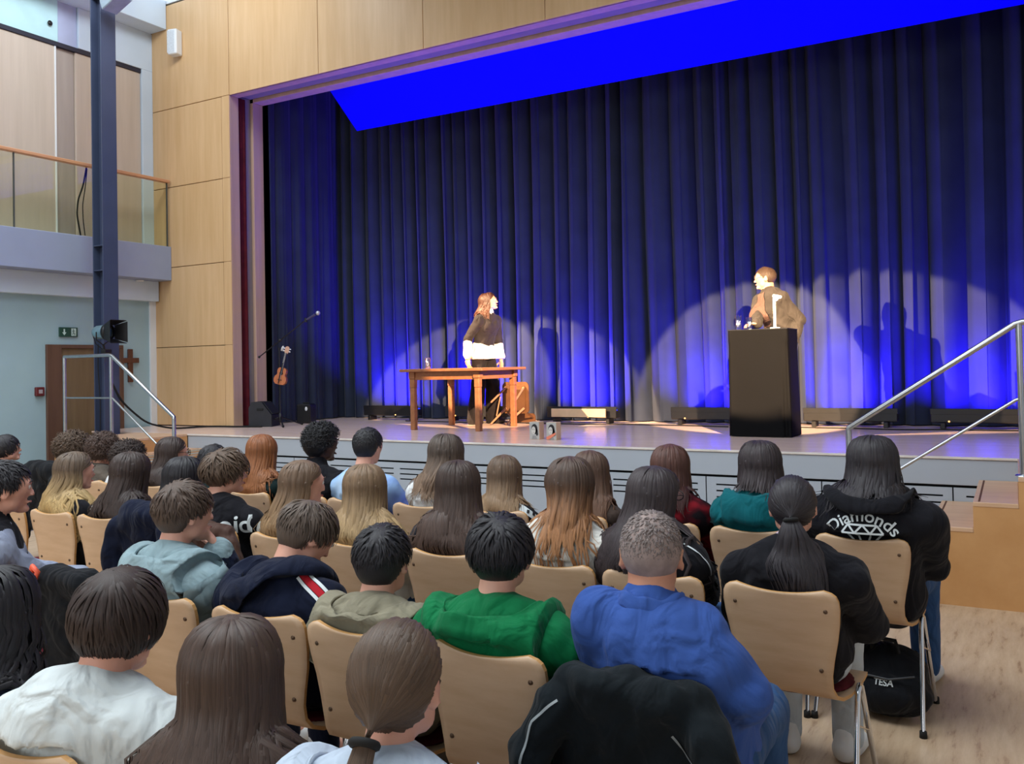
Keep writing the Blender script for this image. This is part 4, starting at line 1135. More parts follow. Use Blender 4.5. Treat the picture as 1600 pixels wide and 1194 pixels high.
def hair_pony(p, R, Hc, hs, mat, par, rng, gar):
    tie = np.array(p.get('tie', (0, -.115, -.05)))
    D = sph(p.get('n', 420), rng); P0 = EC + D * ER; D = D[P0[:, 2] > hairline(P0) + .013]; N = len(D)
    n = 9; s = np.linspace(0, 1, n)
    td = unit((tie - EC) / ER)
    d = D[:, None] * (1 - s)[None, :, None] + td * s[None, :, None]; d /= np.linalg.norm(d, axis=2, keepdims=True)
    off = .006 + rng.uniform(0, .004, N)[:, None] + np.zeros(n)[None]
    P = EC + d * (ER + off[..., None]); k = np.clip((s - .72) / .28, 0, 1)[None, :, None]
    P = P * (1 - k * .92) + (tie + V(0, -.008, 0)) * k * .92
    W = .02 * (1 - .6 * s)[None] * rng.uniform(.7, 1.2, (N, 1))
    Pw = (P * hs) @ R.T + Hc; Nn = d @ R.T
    o = ribbons('hair', Pw, W, Nn, mat, par, np.broadcast_to(.0 + .3 * s, (N, n)))
    cap_mesh(.008, R, Hc, hs, mat, o)
    T = R @ (tie * hs) + Hc; out = unit(R @ (tie - EC)); out = unit((out[0], out[1], 0))
    # tail
    M_ = p.get('tn', 110); L = p.get('tlen', .34); n2 = 14; t = np.linspace(0, 1, n2)
    a = rng.uniform(0, 6.28, M_); r = np.sqrt(rng.random(M_))
    rt = np.cross(out, (0, 0, 1))
    wid = p.get('twid', .05) * (np.sin(np.clip(t * 1.25 + .18, 0, 1) * math.pi / 2)) * (1 - .55 * np.clip((t - .6) / .4, 0, 1))
    wid[0] = .014
    Lr = L * rng.uniform(.82, 1.05, M_)
    base = T + out * .012
    side = p.get('tshift', 0.0)
    P = base + out * (.03 * np.sin(np.clip(t * 3, 0, 1) * math.pi) + p.get('tout', 0) * np.clip(t * 4, 0, 1))[None, :, None] * .8 + (rt * (side * t)[:, None])[None]
    P = P + rt * ((r * np.cos(a))[:, None] * wid[None])[..., None] + out * ((r * np.sin(a))[:, None] * wid[None] * .6)[..., None]
    P = P.copy(); P[..., 2] = base[2] - Lr[:, None] * (t ** 1.05)[None]
    wv = p.get('wave', .004); P = P + rt * (wv * np.sin(t[None] * 14 + a[:, None]) * t[None])[..., None]
    if gar is not None:
        q = gar.push(P[:, 2:].reshape(-1, 3), .010, 4); yc = p.get('ychair', -9) + .012 + (.86 - q[:, 2]) * .16; q[:, 1] = np.where(q[:, 2] < .85, np.maximum(q[:, 1], yc), q[:, 1]); P[:, 2:] = q.reshape(M_, -1, 3); P[:, 1] = (P[:, 0] + P[:, 2]) / 2
        for _ in range(2): P[:, 1:-1] = (P[:, :-2] + 2 * P[:, 1:-1] + P[:, 2:]) / 4
    ax_ = P.mean(0, keepdims=True); nr = (P - ax_) + out * .05; nr /= np.linalg.norm(nr, axis=2, keepdims=True)
    W = .014 * (1 - .8 * np.clip((t - .6) / .4, 0, 1))[None] * rng.uniform(.6, 1.3, (M_, 1))
    ribbons('ponytail', P, W, nr, mat, o, np.broadcast_to(.3 + .7 * t, (M_, n2)))
    c0, c1 = P[:, 0].mean(0), P[:, 3].mean(0); tg = unit(c1 - c0); vv_ = unit(np.cross(tg, rt)); uu_ = np.cross(vv_, tg)
    k_ = c0 * .8 + P[:, 1].mean(0) * .2; rr_ = p.get('tie_r', .020)
    MB().tube([k_ + uu_ * rr_ * math.cos(a_) + vv_ * rr_ * .9 * math.sin(a_) - parent_off(o) for a_ in np.linspace(0, 2 * math.pi, 20)], .008, 8, False).build('hair_tie', M_rubber, o)
    return o
HAIR = {'short': hair_short, 'long': hair_long, 'pony': hair_pony}

def hand(F, w_, fdir, ndir, s, curl=.5, side=1, r=.0085):
    """palm, four jointed fingers and a thumb leaving the side of the palm; ndir = out of the back of the hand"""
    f = unit(fdir); n_ = unit(np.array(ndir) - f * (np.array(ndir) @ f)); x = np.cross(f, n_) * side
    c = np.array(w_) + f * .045 * s
    F.ell(c, (.040 * s, .050 * s, .016 * s), np.stack([x, f, n_], 1), .012)
    for i, (off, ln) in enumerate(((-.030, .062), (-.010, .074), (.010, .080), (.030, .070))):
        p0 = c + x * off * s + f * .040 * s; a = curl * .7
        d1 = f * math.cos(a) - n_ * math.sin(a); d2 = f * math.cos(a * 2.3) - n_ * math.sin(a * 2.3); d3 = f * math.cos(a * 3.2) - n_ * math.sin(a * 3.2)
        p1 = p0 + d1 * ln * .48 * s; p2 = p1 + d2 * ln * .32 * s; p3 = p2 + d3 * ln * .22 * s
        F.cap(p0, p1, r * s * 1.08, r * s, .004); F.cap(p1, p2, r * s, r * .92 * s, .003); F.cap(p2, p3, r * .92 * s, r * .8 * s, .003)
    t0 = c + x * .034 * s - f * .022 * s; t1 = t0 + (x * .75 + f * .6 - n_ * .35) * .036 * s; t2 = t1 + (x * .25 + f * .9 - n_ * .4) * .032 * s
    F.cap(t0, t1, .012 * s, .0105 * s, .008); F.cap(t1, t2, .0105 * s, .0085 * s, .003)

SHOE = [None]
def shoe_mesh():
    if SHOE[0] is None:
        F = Field((-.07, -.1, 0), (.07, .2, .14), .011)
        F.cap((0, -.045, .045), (0, .12, .035), .045, .040, .02); F.cap((0, -.04, .06), (0, -.035, .11), .042, .040, .03); F.ell((0, .05, .03), (.046, .14, .03), k=.02)
        v, q = F.mesh(); v[:, 2] = np.maximum(v[:, 2], .003)
        me = mesh_obj('shoe', v, q, None, None, True); SHOE[0] = me.data; bpy.data.objects.remove(me)
    return SHOE[0]

def shell_sheet(name, N_, rt, bk, nk, rng, mat, parent, rx, ry, depth, bulge, z0=.02, zf=-.06, amax=2.35, sx=0.0, inner=.05, wr=.006, field=None, ychair=-9):
    """cloth bowl round the back of the neck: rolled rim, outer drop and inner lining"""
    na = 49; A = np.linspace(-amax, amax, na); up = V(0, 0, 1)
    prof = [(-1.0, None)]
    rows = []
    k1, k2, k3 = rng.uniform(0, 6, 3)
    fall = np.maximum(np.cos(A * .62), .22)
    zr = z0 * np.cos(A * .5) + zf * np.clip((np.abs(A) - 1.3) / 1.05, 0, 1) ** 1.5
    wav = .006 * np.sin(3 * A + k1) + .004 * np.sin(7 * A + k2)
    def row(rad, dz, w_=0):
        rr = rad + w_ * (np.sin(5 * A + k2 + dz * 30) + .6 * np.sin(11 * A + k3 - dz * 50))
        x = (rx + rr) * np.sin(A) + sx * np.maximum(np.cos(A), 0); y = (ry + rr) * np.cos(A)
        y = np.where(np.cos(A) < 0, (nk + .03 + rr) * np.cos(A) , y)
        return N_ + x[:, None] * rt + y[:, None] * bk + (zr + wav + dz)[:, None] * up
    rows.append(row(-(np.minimum(rx, ry) - nk - .004) * np.ones(na), -inner * 1.3))
    rows.append(row(-.035 * np.ones(na), -inner)); rows.append(row(-.016 * np.ones(na), -inner * .45, wr * .4))
    rows.append(row(-.007 * np.ones(na), -.006)); rows.append(row(0 * A, .0)); rows.append(row(.007 + 0 * A, -.005)); rows.append(row(.010 + 0 * A, -.016, wr * .3))
    for v in np.linspace(.14, 1, 11):
        rows.append(row(.010 + bulge * fall * math.sin(math.pi * min(1, v * .95)) - .10 * np.clip(v - .55, 0, 1) ** 1.4 * 2.2, -.016 - depth * fall * (v - .06), wr * math.sin(math.pi * v)))
    vs = np.stack(rows); nr = len(rows)
    if field is not None:
        for i in range(1, nr):
            v = (i - 6) / 11.0
            g_ = .004 if i < 3 else (.012 if i < 6 else .012 + .030 * math.sin(math.pi * min(1, .25 + .75 * v)) * (1 if v < .9 else 0))
            gg = g_ * np.clip(.3 + fall, 0, 1.1)
            for _ in range(4):
                d = field.sample(vs[i]); m_ = d < gg
                if m_.any(): vs[i][m_] += field.grad(vs[i][m_]) * (gg - d)[m_][:, None]
            vs[i][1:-1] = (vs[i][:-2] + 2 * vs[i][1:-1] + vs[i][2:]) / 4
            yc = ychair + .012 + (.86 - vs[i][:, 2]) * .16
            vs[i][:, 1] = np.where(vs[i][:, 2] < .862, np.maximum(vs[i][:, 1], yc), vs[i][:, 1])
    idx = np.arange(nr * na).reshape(nr, na)
    f = np.stack([idx[:-1, :-1], idx[:-1, 1:], idx[1:, 1:], idx[1:, :-1]], -1).reshape(-1, 4)
    return mesh_obj(name, vs.reshape(-1, 3) - parent_off(parent), f, mat, parent, True), vs
def hood_shell(P, hk, J, fw, rt, nk, rng, topo, h):
    bk = -fw; N_ = J['neck']
    rx, ry = hk.get('rx', .105), hk.get('ry', .105); hk.setdefault('z', .02)
    _, vs = shell_sheet('hood', N_ + V(0, 0, hk.get('z', 0)), rt, bk, nk, rng, hk.get('mat') or P['top_m'], topo, rx, ry, hk.get('depth', .20), hk.get('bulge', .035), sx=hk.get('sx', 0), wr=hk.get('wr', .004), field=P['_field'], ychair=P['hair'].get('ychair', -9))
    F = Field(N_ - .32, N_ + .26, h)
    F.ell(N_ + bk * (ry * .62) - V(0, 0, .06), (rx + .02, ry * .55 + .03, .10), rotm(math.degrees(P['byaw'])), .02)
    return F

def build_person(P):
    """P: dict with label, joints and clothes (all joints in world space)"""
    rng = np.random.default_rng(P.get('seed', 1)); h = P['h']; s = P['s']; hs = P.get('hs', 1.0)
    J = P['J']; R = P['R']; Hc = J['head']; yb = P['byaw']
    rt = V(math.cos(yb), math.sin(yb), 0); fw = V(-math.sin(yb), math.cos(yb), 0)
    root = thing('person', P['label'], 'person', tuple(J['base']), 0, None)
    # ---------- body (skin), one continuous surface
    allp = np.array([J[k] for k in J if k != 'base'])
    F = Field(allp.min(0) - .17, allp.max(0) + .17, h)
    sp = [J['pel'], J['waist'], J['chest'], J['upper'], J['neck']]
    sw = J['shR'] - J['shL']; sr = unit(sw)
    g_ = P.get('girth', 1.0); fem = P.get('fem', False)
    secs = [(.150, .105), (.132, .092), (.150, .108), (.135, .085)]
    if fem: secs = [(.155, .108), (.122, .085), (.138, .104), (.122, .080)]
    secs = [(a * s * g_, b * s * g_) for a, b in secs]
    def torso(F, t, k=.04):
        for i in range(3): F.ecap(sp[i], sp[i + 1], (secs[i][0] + t, secs[i][1] + t), (secs[i + 1][0] + t, secs[i + 1][1] + t), rt if i == 0 else sr, k)
        for sd in ('L', 'R'):
            F.cap(J['upper'] + V(0, 0, .015), J['sh' + sd], .062 * s + t, .050 * s + t, .035)
            F.cap(J['neck'], J['sh' + sd] * .75 + J['upper'] * .25 + V(0, 0, .010), .046 * s + t * .6, .040 * s + t * .8, .035)
        if fem:
            for sd in (-1, 1): F.ell(J['chest'] + sr * sd * .062 * s + fw * .075 * s + V(0, 0, .02), (.06 * s + t, .055 * s + t, .06 * s + t), None, .03)
    torso(F, -.026)
    nk = .052 * s * P.get('nk', 1)
    skb = Hc + R @ (V(0, -.025, -.055) * hs)
    F.cap(skb, J['neck'], nk, nk * 1.15, .02)
    hd = lambda x, y, z: Hc + R @ (V(x, y, z) * hs)
    F.ell(hd(*EC), ER * hs, R, .01)
    F.cap(hd(0, .028, -.025), hd(0, .060, -.083), .058 * hs, .026 * hs, .03)
    F.cap(hd(-.036, .022, -.062), hd(.036, .022, -.062), .030 * hs, k=.02)
    F.ell(hd(0, .055, .01), (.060 * hs, .042 * hs, .06 * hs), R, .02)
    F.cap(hd(0, .094, .010), hd(0, .108, -.024), .0075 * hs, .0105 * hs, .010)
    for sx in (-1, 1):
        F.ell(hd(.034 * sx, .101, .014), (.017 * hs, .012 * hs, .011 * hs), R, .010, True)
        F.ell(hd(.011 * sx, .101, -.027), (.009 * hs, .009 * hs, .007 * hs), R, .006)
        F.cap(hd(.018 * sx, .097, .030), hd(.046 * sx, .086, .028), .008 * hs, .006 * hs, .010)
        er_ = R @ rotm(-22 * sx, 0, 0)
        F.ell(hd(.080 * sx, -.012, -.008), (.011 * hs, .019 * hs, .033 * hs), er_, .005)
        F.ell(hd(.089 * sx, -.007, -.006), (.006 * hs, .010 * hs, .017 * hs), er_, .004, True)
    F.ell(hd(0, .094, -.057), (.024 * hs, .011 * hs, .008 * hs), R, .006); F.ell(hd(0, .104, -.0575), (.022 * hs, .006 * hs, .0022 * hs), R, .003, True)
    F.ell(hd(0, .083, -.090), (.02 * hs, .016 * hs, .016 * hs), R, .012)
    for sd in ('L', 'R'):
        sg = -1 if sd == 'L' else 1
        F.chain([J['sh' + sd], J['el' + sd]], [.047 * s, .037 * s], .02); F.chain([J['el' + sd], J['wr' + sd]], [.037 * s, .025 * s], .015)
        fd = J.get('hd' + sd, J['wr' + sd] - J['el' + sd]); nd = J.get('hn' + sd, V(0, 0, 1))
        hand(F, J['wr' + sd], fd, nd, s * .98, P.get('curl' + sd, .5), sg)
        F.chain([J['hip' + sd], J['kn' + sd]], [.066 * s, .046 * s], .03); F.chain([J['kn' + sd], J['an' + sd]], [.046 * s, .034 * s], .02)
        toe = J['toe' + sd]; F.cap(J['an' + sd] + V(0, 0, -.02), J['an' + sd] + toe * .11 + V(0, 0, -.045), .034, .026, .02)
    sk = skin(P.get('skin', 'fair'))
    body = F.obj('body', sk, root)
    # face details
    hm = P['hairmat']
    if P.get('face', True):
        for sx in (-1, 1):
            e = MB().ball((0, 0, 0), .0125 * hs, 10, 8); o = e.build('eye', pm('eye_white', (226, 222, 218), .2, .02), root); o.location = hd(.034 * sx, .0835, .013) - J['base']
            q = MB().lathe([(0, .0128 * hs), (.0058 * hs, .0118 * hs)], (0, 0, 0), 12, Matrix.Rotation(-math.pi / 2, 4, 'X')).build('iris', pm('iris_brown', (52, 38, 30), .2), o, False)
            q.rotation_euler = Matrix(R.tolist()).to_euler()
            MB().tube([hd(.017 * sx, .1035, .033) - J['base'], hd(.033 * sx, .1005, .039) - J['base'], hd(.050 * sx, .087, .033) - J['base']], [.0035 * hs, .004 * hs, .002 * hs], 6).build('eyebrow', P.get('browmat', hm_plain(P['haircol'])), root)
        q = MB().ball((0, 0, 0), (.019 * hs, .005 * hs, .005 * hs), 12, 8).build('lips', pm('lips', (176, 98, 92), .45), root)
        q.location = hd(0, .101, -.0575) - J['base']; q.rotation_euler = Matrix(R.tolist()).to_euler()
    # ---------- trousers
    t = P.get('tr_t', .018)
    leg = [J[k + sd] for k in ('hip', 'kn', 'an') for sd in 'LR']; leg = np.array(leg)
    G = Field(np.minimum(leg.min(0), J['pel'] - .1) - .15, np.maximum(leg.max(0), J['waist']) + .15, P.get('tres', .0185))
    G.ecap(J['pel'] - V(0, 0, .01), J['pel'] + (J['waist'] - J['pel']) * .7, (secs[0][0] + t * .6, secs[0][1] + t * .6), (secs[1][0] + t * .6, secs[1][1] + t * .6), rt, .04)
    fl = P.get('wide', 0)
    for sd in 'LR':
        G.chain([J['hip' + sd], J['kn' + sd]], [.076 * s + t, .054 * s + t + fl * .4], .035); G.chain([J['kn' + sd], J['an' + sd] + V(0, 0, -.015 if not fl else -.03)], [.054 * s + t + fl * .4, .042 * s + t + fl], .02)
    G.folds(.004, rng, .10)
    G.obj('trousers', P['tr_m'], root)
    # ---------- shoes
    for sd in 'LR':
        o = bpy.data.objects.new('shoe', shoe_mesh()); COL.objects.link(o); o.parent = root
        if not o.data.materials: o.data.materials.append(None)
        o.material_slots[0].link = 'OBJECT'; o.material_slots[0].material = P.get('shoe_m', pm('white_trainer', (214, 216, 216), .6))
        toe = J['toe' + sd]; a_ = J['an' + sd] - J['base']; o.location = (a_[0], a_[1], max(0, J['an' + sd][2] - .09) - J['base'][2] + (.0 if J['base'][2] < .1 else .0))
        o.location[2] = P.get('floor', 0) - J['base'][2]
        o.rotation_euler = (0, 0, math.atan2(-toe[0], toe[1]))
    # ---------- top
    t = P.get('top_t', .014); tp = P['top']
    ends = P.get('sleeve', 1.0)
    arm = np.array([J[k + sd] for k in ('sh', 'el', 'wr') for sd in 'LR'] + sp)
    G = Field(arm.min(0) - .16, arm.max(0) + .12, max(h, .0105))
    torso(G, t)
    for sd in 'LR':
        a, b, c_ = J['sh' + sd], J['el' + sd], J['wr' + sd]
        if ends < .4:
            G.chain([a, a + (b - a) * .62], [.050 * s + t, .050 * s + t], .025)
        else:
            G.chain([a, b], [.050 * s + t, .043 * s + t], .025); G.chain([b, b + (c_ - b) * (.97 if ends == 1.0 else ends)], [.043 * s + t, .030 * s + t * .8], .02)
    if P.get('collar'):
        n_ = unit(skb - J['neck'])
        G.cap(J['neck'] + n_ * .005, J['neck'] + n_ * P['collar'], nk + .018, nk + .011, .012)
    if P.get('under'):
        u = P['under']; tu = u.get('t', .016)
        Us = Field(arm.min(0) - .2, arm.max(0) + .14, max(h, .010))
        for sd in u.get('arms', 'LR'):
            b, c_ = J['el' + sd], J['wr' + sd]
            Us.chain([b + (c_ - b) * .15, b + (c_ - b) * .8, b + (c_ - b) * .98], [.050 * s + tu, .050 * s + tu, .030 * s + tu], .02)
        if u.get('hem'):
            Us.ecap(J['pel'] + V(0, 0, .06), J['pel'] - V(0, 0, .08), (secs[0][0] + .012, secs[0][1] + .012), (secs[0][0] + .030, secs[0][1] + .030), rt, .03)
            Us.plane(J['pel'] - V(0, 0, .085))
        n_ = unit(skb - J['neck'])
        Us.cap(J['neck'] + n_ * .0, J['neck'] + n_ * .045, nk + .024, nk + .016, .01)
        Us.folds(.004, rng, .10)
        Us.obj(u.get('name', 'shirt'), u['mat'], root)
    if P.get('cut'): G.plane(J['pel'] + V(0, 0, P['cut']))
    G.folds(P.get('fold', .009), rng, .22, (1, 1, .8)); G.folds(P.get('fold2', .0035), rng, .10)
    topo = G.obj(tp, P['top_m'], root)
    for ob_, ex_ in ((topo, 0.0), (body, .012)):
        if 'ychair' not in P['hair']: break         # the back rests against the chair, never through it
        n_v = len(ob_.data.vertices); co = np.empty(n_v * 3, np.float32); ob_.data.vertices.foreach_get('co', co); co = co.reshape(-1, 3)
        wz = co[:, 2] + J['base'][2]; wy_ = co[:, 1] + J['base'][1]
        yc = P['hair']['ychair'] + .026 + ex_ + np.clip(.86 - wz, 0, .36) * .17
        co[:, 1] = np.where((wz < .852) & (wz > .40) & (np.abs(co[:, 0]) < .235), np.maximum(wy_, yc), wy_) - J['base'][1]
        ob_.data.vertices.foreach_set('co', co.ravel()); ob_.data.update()
    bodyF = G
    if P.get('shirt_collar'):
        shell_sheet('collar', J['neck'] + unit(skb - J['neck']) * P['shirt_collar'], rt, -fw, nk, rng, P['top_m'], topo, nk + .020, nk + .022, .055, .006, z0=.014, zf=-.03, inner=.02, wr=.001)
    if P.get('hood'):
        hk = P['hood']; P['_field'] = bodyF
        Hf = hood_shell(P, hk, J, fw, rt, nk, rng, topo, max(h, .010))
        # the hood also pushes hair outwards
        o_ = Hf
        class Both:
            def __init__(s): s.h = h
            def sample(s, q): return np.minimum(bodyF.sample(q), o_.sample(q))
            grad = Field.grad; push = Field.push; march = Field.march
        G = Both()
    # ---------- hair
    hp = dict(P['hair']); st = hp.pop('style')
    HAIR[st](hp, R, Hc, hs, hm, root, rng, G)
    return root, topo, G, dict(rt=rt, fw=fw, J=J, bodyF=bodyF)

def hm_plain(c):
    return pm('brow_%d_%d_%d' % tuple(c), tuple(max(8, v * .7) for v in c), .6)

def seated(P):
    """derive the joints of a seated person from the head position"""
    s = P['s']; yb = math.radians(P.get('byaw', 0)); P['byaw'] = yb
    rt = V(math.cos(yb), math.sin(yb), 0); fw = V(-math.sin(yb), math.cos(yb), 0)
    R = rotm(P.get('yaw', 0), P.get('pitch', 5), P.get('roll', 0)); P['R'] = R
    hs = P.get('hs', 1.0)
    Hc = P['top_pt'] - V(0, 0, P.get('ht', .118 + .012) * hs)
    Hc = Hc - R @ V(0, 0, 0)
    J = {'head': Hc}
    bx, by = P['seat']
    pel = V(bx, by + .235 + P.get('pely', 0), .565); J['base'] = V(bx, by + .245, 0)
    neck = Hc + R @ (V(0, -.022, -.09) * hs) + V(0, 0, -.075 * s) - fw * .035
    mid = (pel + neck) / 2 - fw * P.get('slouch', .035)
    q = lambda t: (1 - t) ** 2 * pel + 2 * t * (1 - t) * (mid * 2 - (pel + neck) / 2) + t * t * neck
    J['pel'] = pel; J['waist'] = q(.36); J['chest'] = q(.70); J['upper'] = q(.88); J['neck'] = neck
    tw = math.radians(P.get('twist', 0)); sr = rt * math.cos(tw) + fw * math.sin(tw); sf = -rt * math.sin(tw) + fw * math.cos(tw)
    tilt = P.get('tilt', 0)
    hw = P.get('sw', .17) * s
    ux = rt * P.get('ux', 0); J['upper'] = J['upper'] + ux; J['chest'] = J['chest'] + ux
    for sd, sg in (('L', -1), ('R', 1)):
        J['sh' + sd] = J['upper'] + sr * sg * hw + V(0, 0, -.030 + sg * tilt * .5)
        J['hip' + sd] = pel + rt * sg * .085 * s + fw * .02
        kx = P.get('knee', .12)
        J['kn' + sd] = J['hip' + sd] + fw * .40 * s + rt * sg * (kx - .085) + V(0, 0, -.03)
        an = J['kn' + sd] + fw * P.get('shin', .04) + rt * sg * .0; an[2] = .10; J['an' + sd] = an
        J['toe' + sd] = unit(fw + rt * sg * .25)
        a = P.get('arm' + sd, 'lap')
        if isinstance(a, str) or a is None:
            if a == 'lap': tgt = pel + fw * .30 * s + rt * sg * .075 + V(0, 0, .10); pole = rt * sg * .8 - fw * .7 - V(0, 0, .3); hdv = unit(fw * .5 - rt * sg * .7 - V(0, 0, .25)); hn = V(0, 0, 1)
            elif a == 'chin': tgt = Hc + R @ (V(.035 * sg, .125, -.150) * hs); pole = rt * sg * .3 - V(0, 0, 1) + fw * .2; hdv = unit(R @ V(-.35 * sg, -.35, .8)); hn = unit(R @ V(.3 * sg, .8, .3))
            elif a == 'side': tgt = pel + fw * .12 + rt * sg * .27 + V(0, 0, .06); pole = rt * sg - fw; hdv = fw; hn = rt * sg
            elif a == 'cross': tgt = J['chest'] + fw * .19 * s - rt * sg * .05 + V(0, 0, -.05 + .02 * sg); pole = rt * sg * 1.0 - V(0, 0, .55); hdv = -rt * sg; hn = fw
        else: tgt, pole, hdv, hn = a
        el, wr = ik(J['sh' + sd], tgt, .285 * s, .250 * s, pole)
        J['el' + sd], J['wr' + sd] = el, wr; J['hd' + sd] = hdv; J['hn' + sd] = hn
    P['J'] = J; P['hair']['ychair'] = by
    return build_person(P)

def standing(P):
    return build_person(P)

# ---- marks on clothes
def text_print(txt, size, o_pt, rt, up, fwd, field, mat, parent, arc=0.0, name='print', shear=0.0, bold=0.0, ych=None):
    c = bpy.data.curves.new('t', 'FONT'); c.body = txt; c.size = size; c.align_x = 'CENTER'; c.resolution_u = 4; c.offset = bold; c.shear = shear
    o = bpy.data.objects.new('t', c); COL.objects.link(o)
    dg = bpy.context.evaluated_depsgraph_get(); me = bpy.data.meshes.new_from_object(o.evaluated_get(dg))
    bpy.data.objects.remove(o)
    v = np.array([x.co[:] for x in me.vertices]); f = [tuple(p.vertices) for p in me.polygons]
    if arc:
        a = v[:, 0] / arc; r = arc + v[:, 1]
        v = np.stack([r * np.sin(a), r * np.cos(a) - arc, v[:, 2]], 1)
    return project(v[:, :2], f, o_pt, rt, up, fwd, field, mat, parent, name, ych)
def project(v2, f, o_pt, rt, up, fwd, field, mat, parent, name, ych=None):
    W = o_pt + v2[:, :1] * rt + v2[:, 1:2] * up - fwd * .30
    W = field.march(W, fwd, .009, 40)
    if ych is not None:
        yc = ych + .022 + np.clip(.86 - W[:, 2], 0, .36) * .17; W[:, 1] = np.where(W[:, 2] < .856, np.maximum(W[:, 1], yc), W[:, 1])
    W = W - parent_off(parent)
    o = mesh_obj(name, W, f, mat, parent)
    return o
def bars2d(segs, wd):
    v = []; f = []
    for (x0, y0), (x1, y1) in segs:
        d = unit((x1 - x0, y1 - y0)); n_ = np.array([-d[1], d[0]]) * wd / 2; L = math.hypot(x1 - x0, y1 - y0); k = max(1, int(L / .02))
        for i in range(k):
            a = np.array([x0, y0]) + d * L * i / k; b_ = np.array([x0, y0]) + d * L * (i + 1) / k; m_ = len(v)
            v += [a - n_, b_ - n_, b_ + n_, a + n_]; f.append((m_, m_ + 1, m_ + 2, m_ + 3))
    return np.array(v), f
def strip(pts, out, width, field, mat, parent, name='stripe', lift=.005, shift=0.0):
    """band lying on the cloth along a line of inner points, looked for from the direction out"""
    P = np.array(pts); n = len(P); s = np.linspace(0, n - 1, 26)
    P = np.stack([np.interp(s, range(n), P[:, i]) for i in range(3)], 1); O = np.array(out, float)
    O = np.broadcast_to(O, (n, 3)) if O.ndim == 1 else O
    O = np.stack([np.interp(s, range(n), O[:, i]) for i in range(3)], 1); O /= np.linalg.norm(O, axis=1, keepdims=True)
    T = np.gradient(P, axis=0); T /= np.linalg.norm(T, axis=1, keepdims=True); S = np.cross(T, O)
    S /= np.linalg.norm(S, axis=1, keepdims=True)
    rows = []
    for k in (-.5, 0, .5):
        Q = P + S * (shift + k * width) + O * .18
        d = field.sample(Q)
        for _ in range(40): Q = Q - O * np.clip(field.sample(Q) - lift, -.02, .03)[:, None]
        rows.append(Q)
    vs = np.stack(rows, 1).reshape(-1, 3); idx = np.arange(len(vs)).reshape(-1, 3)
    f = np.concatenate([np.stack([idx[:-1, a], idx[:-1, a + 1], idx[1:, a + 1], idx[1:, a]], -1) for a in (0, 1)])
    return mesh_obj(name, vs - parent_off(parent), f, mat, parent, True)
# ================================================================== THE AUDIENCE
ROW = dict(A=1.12, B=2.1, C=3.12, D=4.14)
RES = dict(A=.0105, B=.0102, C=.0132, D=.0150)
CLOTHS = dict(black=(26, 26, 31), navy=(22, 28, 48), white=(226, 228, 228), cream=(222, 220, 212), teal=(14, 92, 100), green=(10, 110, 64), olive=(140, 134, 114), blue=(58, 88, 158), jeans=(52, 84, 128), darkjeans=(34, 48, 78),
              brown=(70, 58, 52), greyblue=(136, 158, 164), lightblue=(190, 204, 220), darkgreen=(22, 38, 38), charcoal=(44, 45, 52), grey=(120, 126, 140), lightjeans=(186, 196, 204), taupe=(92, 84, 76), wine=(64, 22, 28), paleblue=(176, 206, 238), lightgrey=(196, 200, 196))
C_ = lambda n, **k: cloth(n, CLOTHS[n], **k)
seed_ = [100]
def aud(px, py, row, sx, label, hair, hcol, top, tmat, tr='jeans', dy=.20, **k):
    yr = ROW[row]; seed_[0] += 1
    P = dict(label=label, top_pt=on_y(px, py, yr + dy), seat=(sx, yr), h=RES[row], s=k.pop('s', .95), seed=seed_[0], top=top, top_m=tmat, tr_m=C_(tr), hair=hair, haircol=hcol[0])
    P['hairmat'] = hairmat(*hcol)
    P.update(k)
    if P.get('fem'): P.setdefault('hs', .97); P.setdefault('sw', .155); P.setdefault('nk', .86)
    return seated(P)
BLK = ((38, 36, 40),); DBR = ((58, 46, 42),); BRN = ((76, 60, 52),); MBR = ((92, 74, 60),)
GING = ((134, 82, 48), (150, 96, 58)); BLON = ((124, 100, 76), (186, 156, 112)); OMB = ((84, 66, 56), (168, 118, 78), .30, .80); LBR = ((110, 88, 70), (150, 120, 86))
L_ = lambda **k: dict(style='long', **k)
S_ = lambda **k: dict(style='short', **k)
person = {}

# ---- row nearest the camera
person['mush'] = aud(187, 884, 'A', -1.88, 'person in a pale white sweatshirt with a dark mushroom haircut, in the nearest row', S_(n=620, lt=.105, ls=.06, vt=.020, vs=.012, cap=.012, w=.018, jit=.22, dz=.01, nf=2), DBR, 'sweatshirt', cloth('palewhite', (214, 222, 222)), 'charcoal', yaw=12, pitch=14, s=1.0, sw=.185, top_t=.026, girth=1.08, collar=.02, twist=8, byaw=10)
person['longA'] = aud(362, 958, 'A', -1.42, 'person with long straight brown hair and a dark brown hoodie, in the nearest row', L_(len=.42, phm=112, flare=.22, vol=.020, n=330, w=.024), BRN, 'hoodie', C_('brown'), 'black', yaw=34, pitch=4, fem=True, top_t=.026, hood=dict(), byaw=14)
person['ponyA'] = aud(620, 962, 'A', -.99, 'person with a low brown ponytail and a light blue hoodie, in the nearest row', dict(style='pony', tie=(0, -.128, -.060), tlen=.36, twid=.036, tout=.05, tie_r=.021, n=480, wave=.002), MBR, 'hoodie', C_('lightblue'), 'jeans', yaw=14, pitch=6, fem=True, top_t=.024, hood=dict(rx=.12, ry=.10, depth=.12, z=-.01), byaw=8)
person['edge'] = aud(-22, 886, 'A', -2.36, 'person with long dark curly hair and navy sweater at the left edge of the picture', L_(len=.40, phm=120, flare=.5, wave=.022, freq=40, vol=.04, w=.020, n=260), BLK, 'sweater', C_('navy'), 'black', yaw=20, fem=True, top_t=.02, collar=.015)
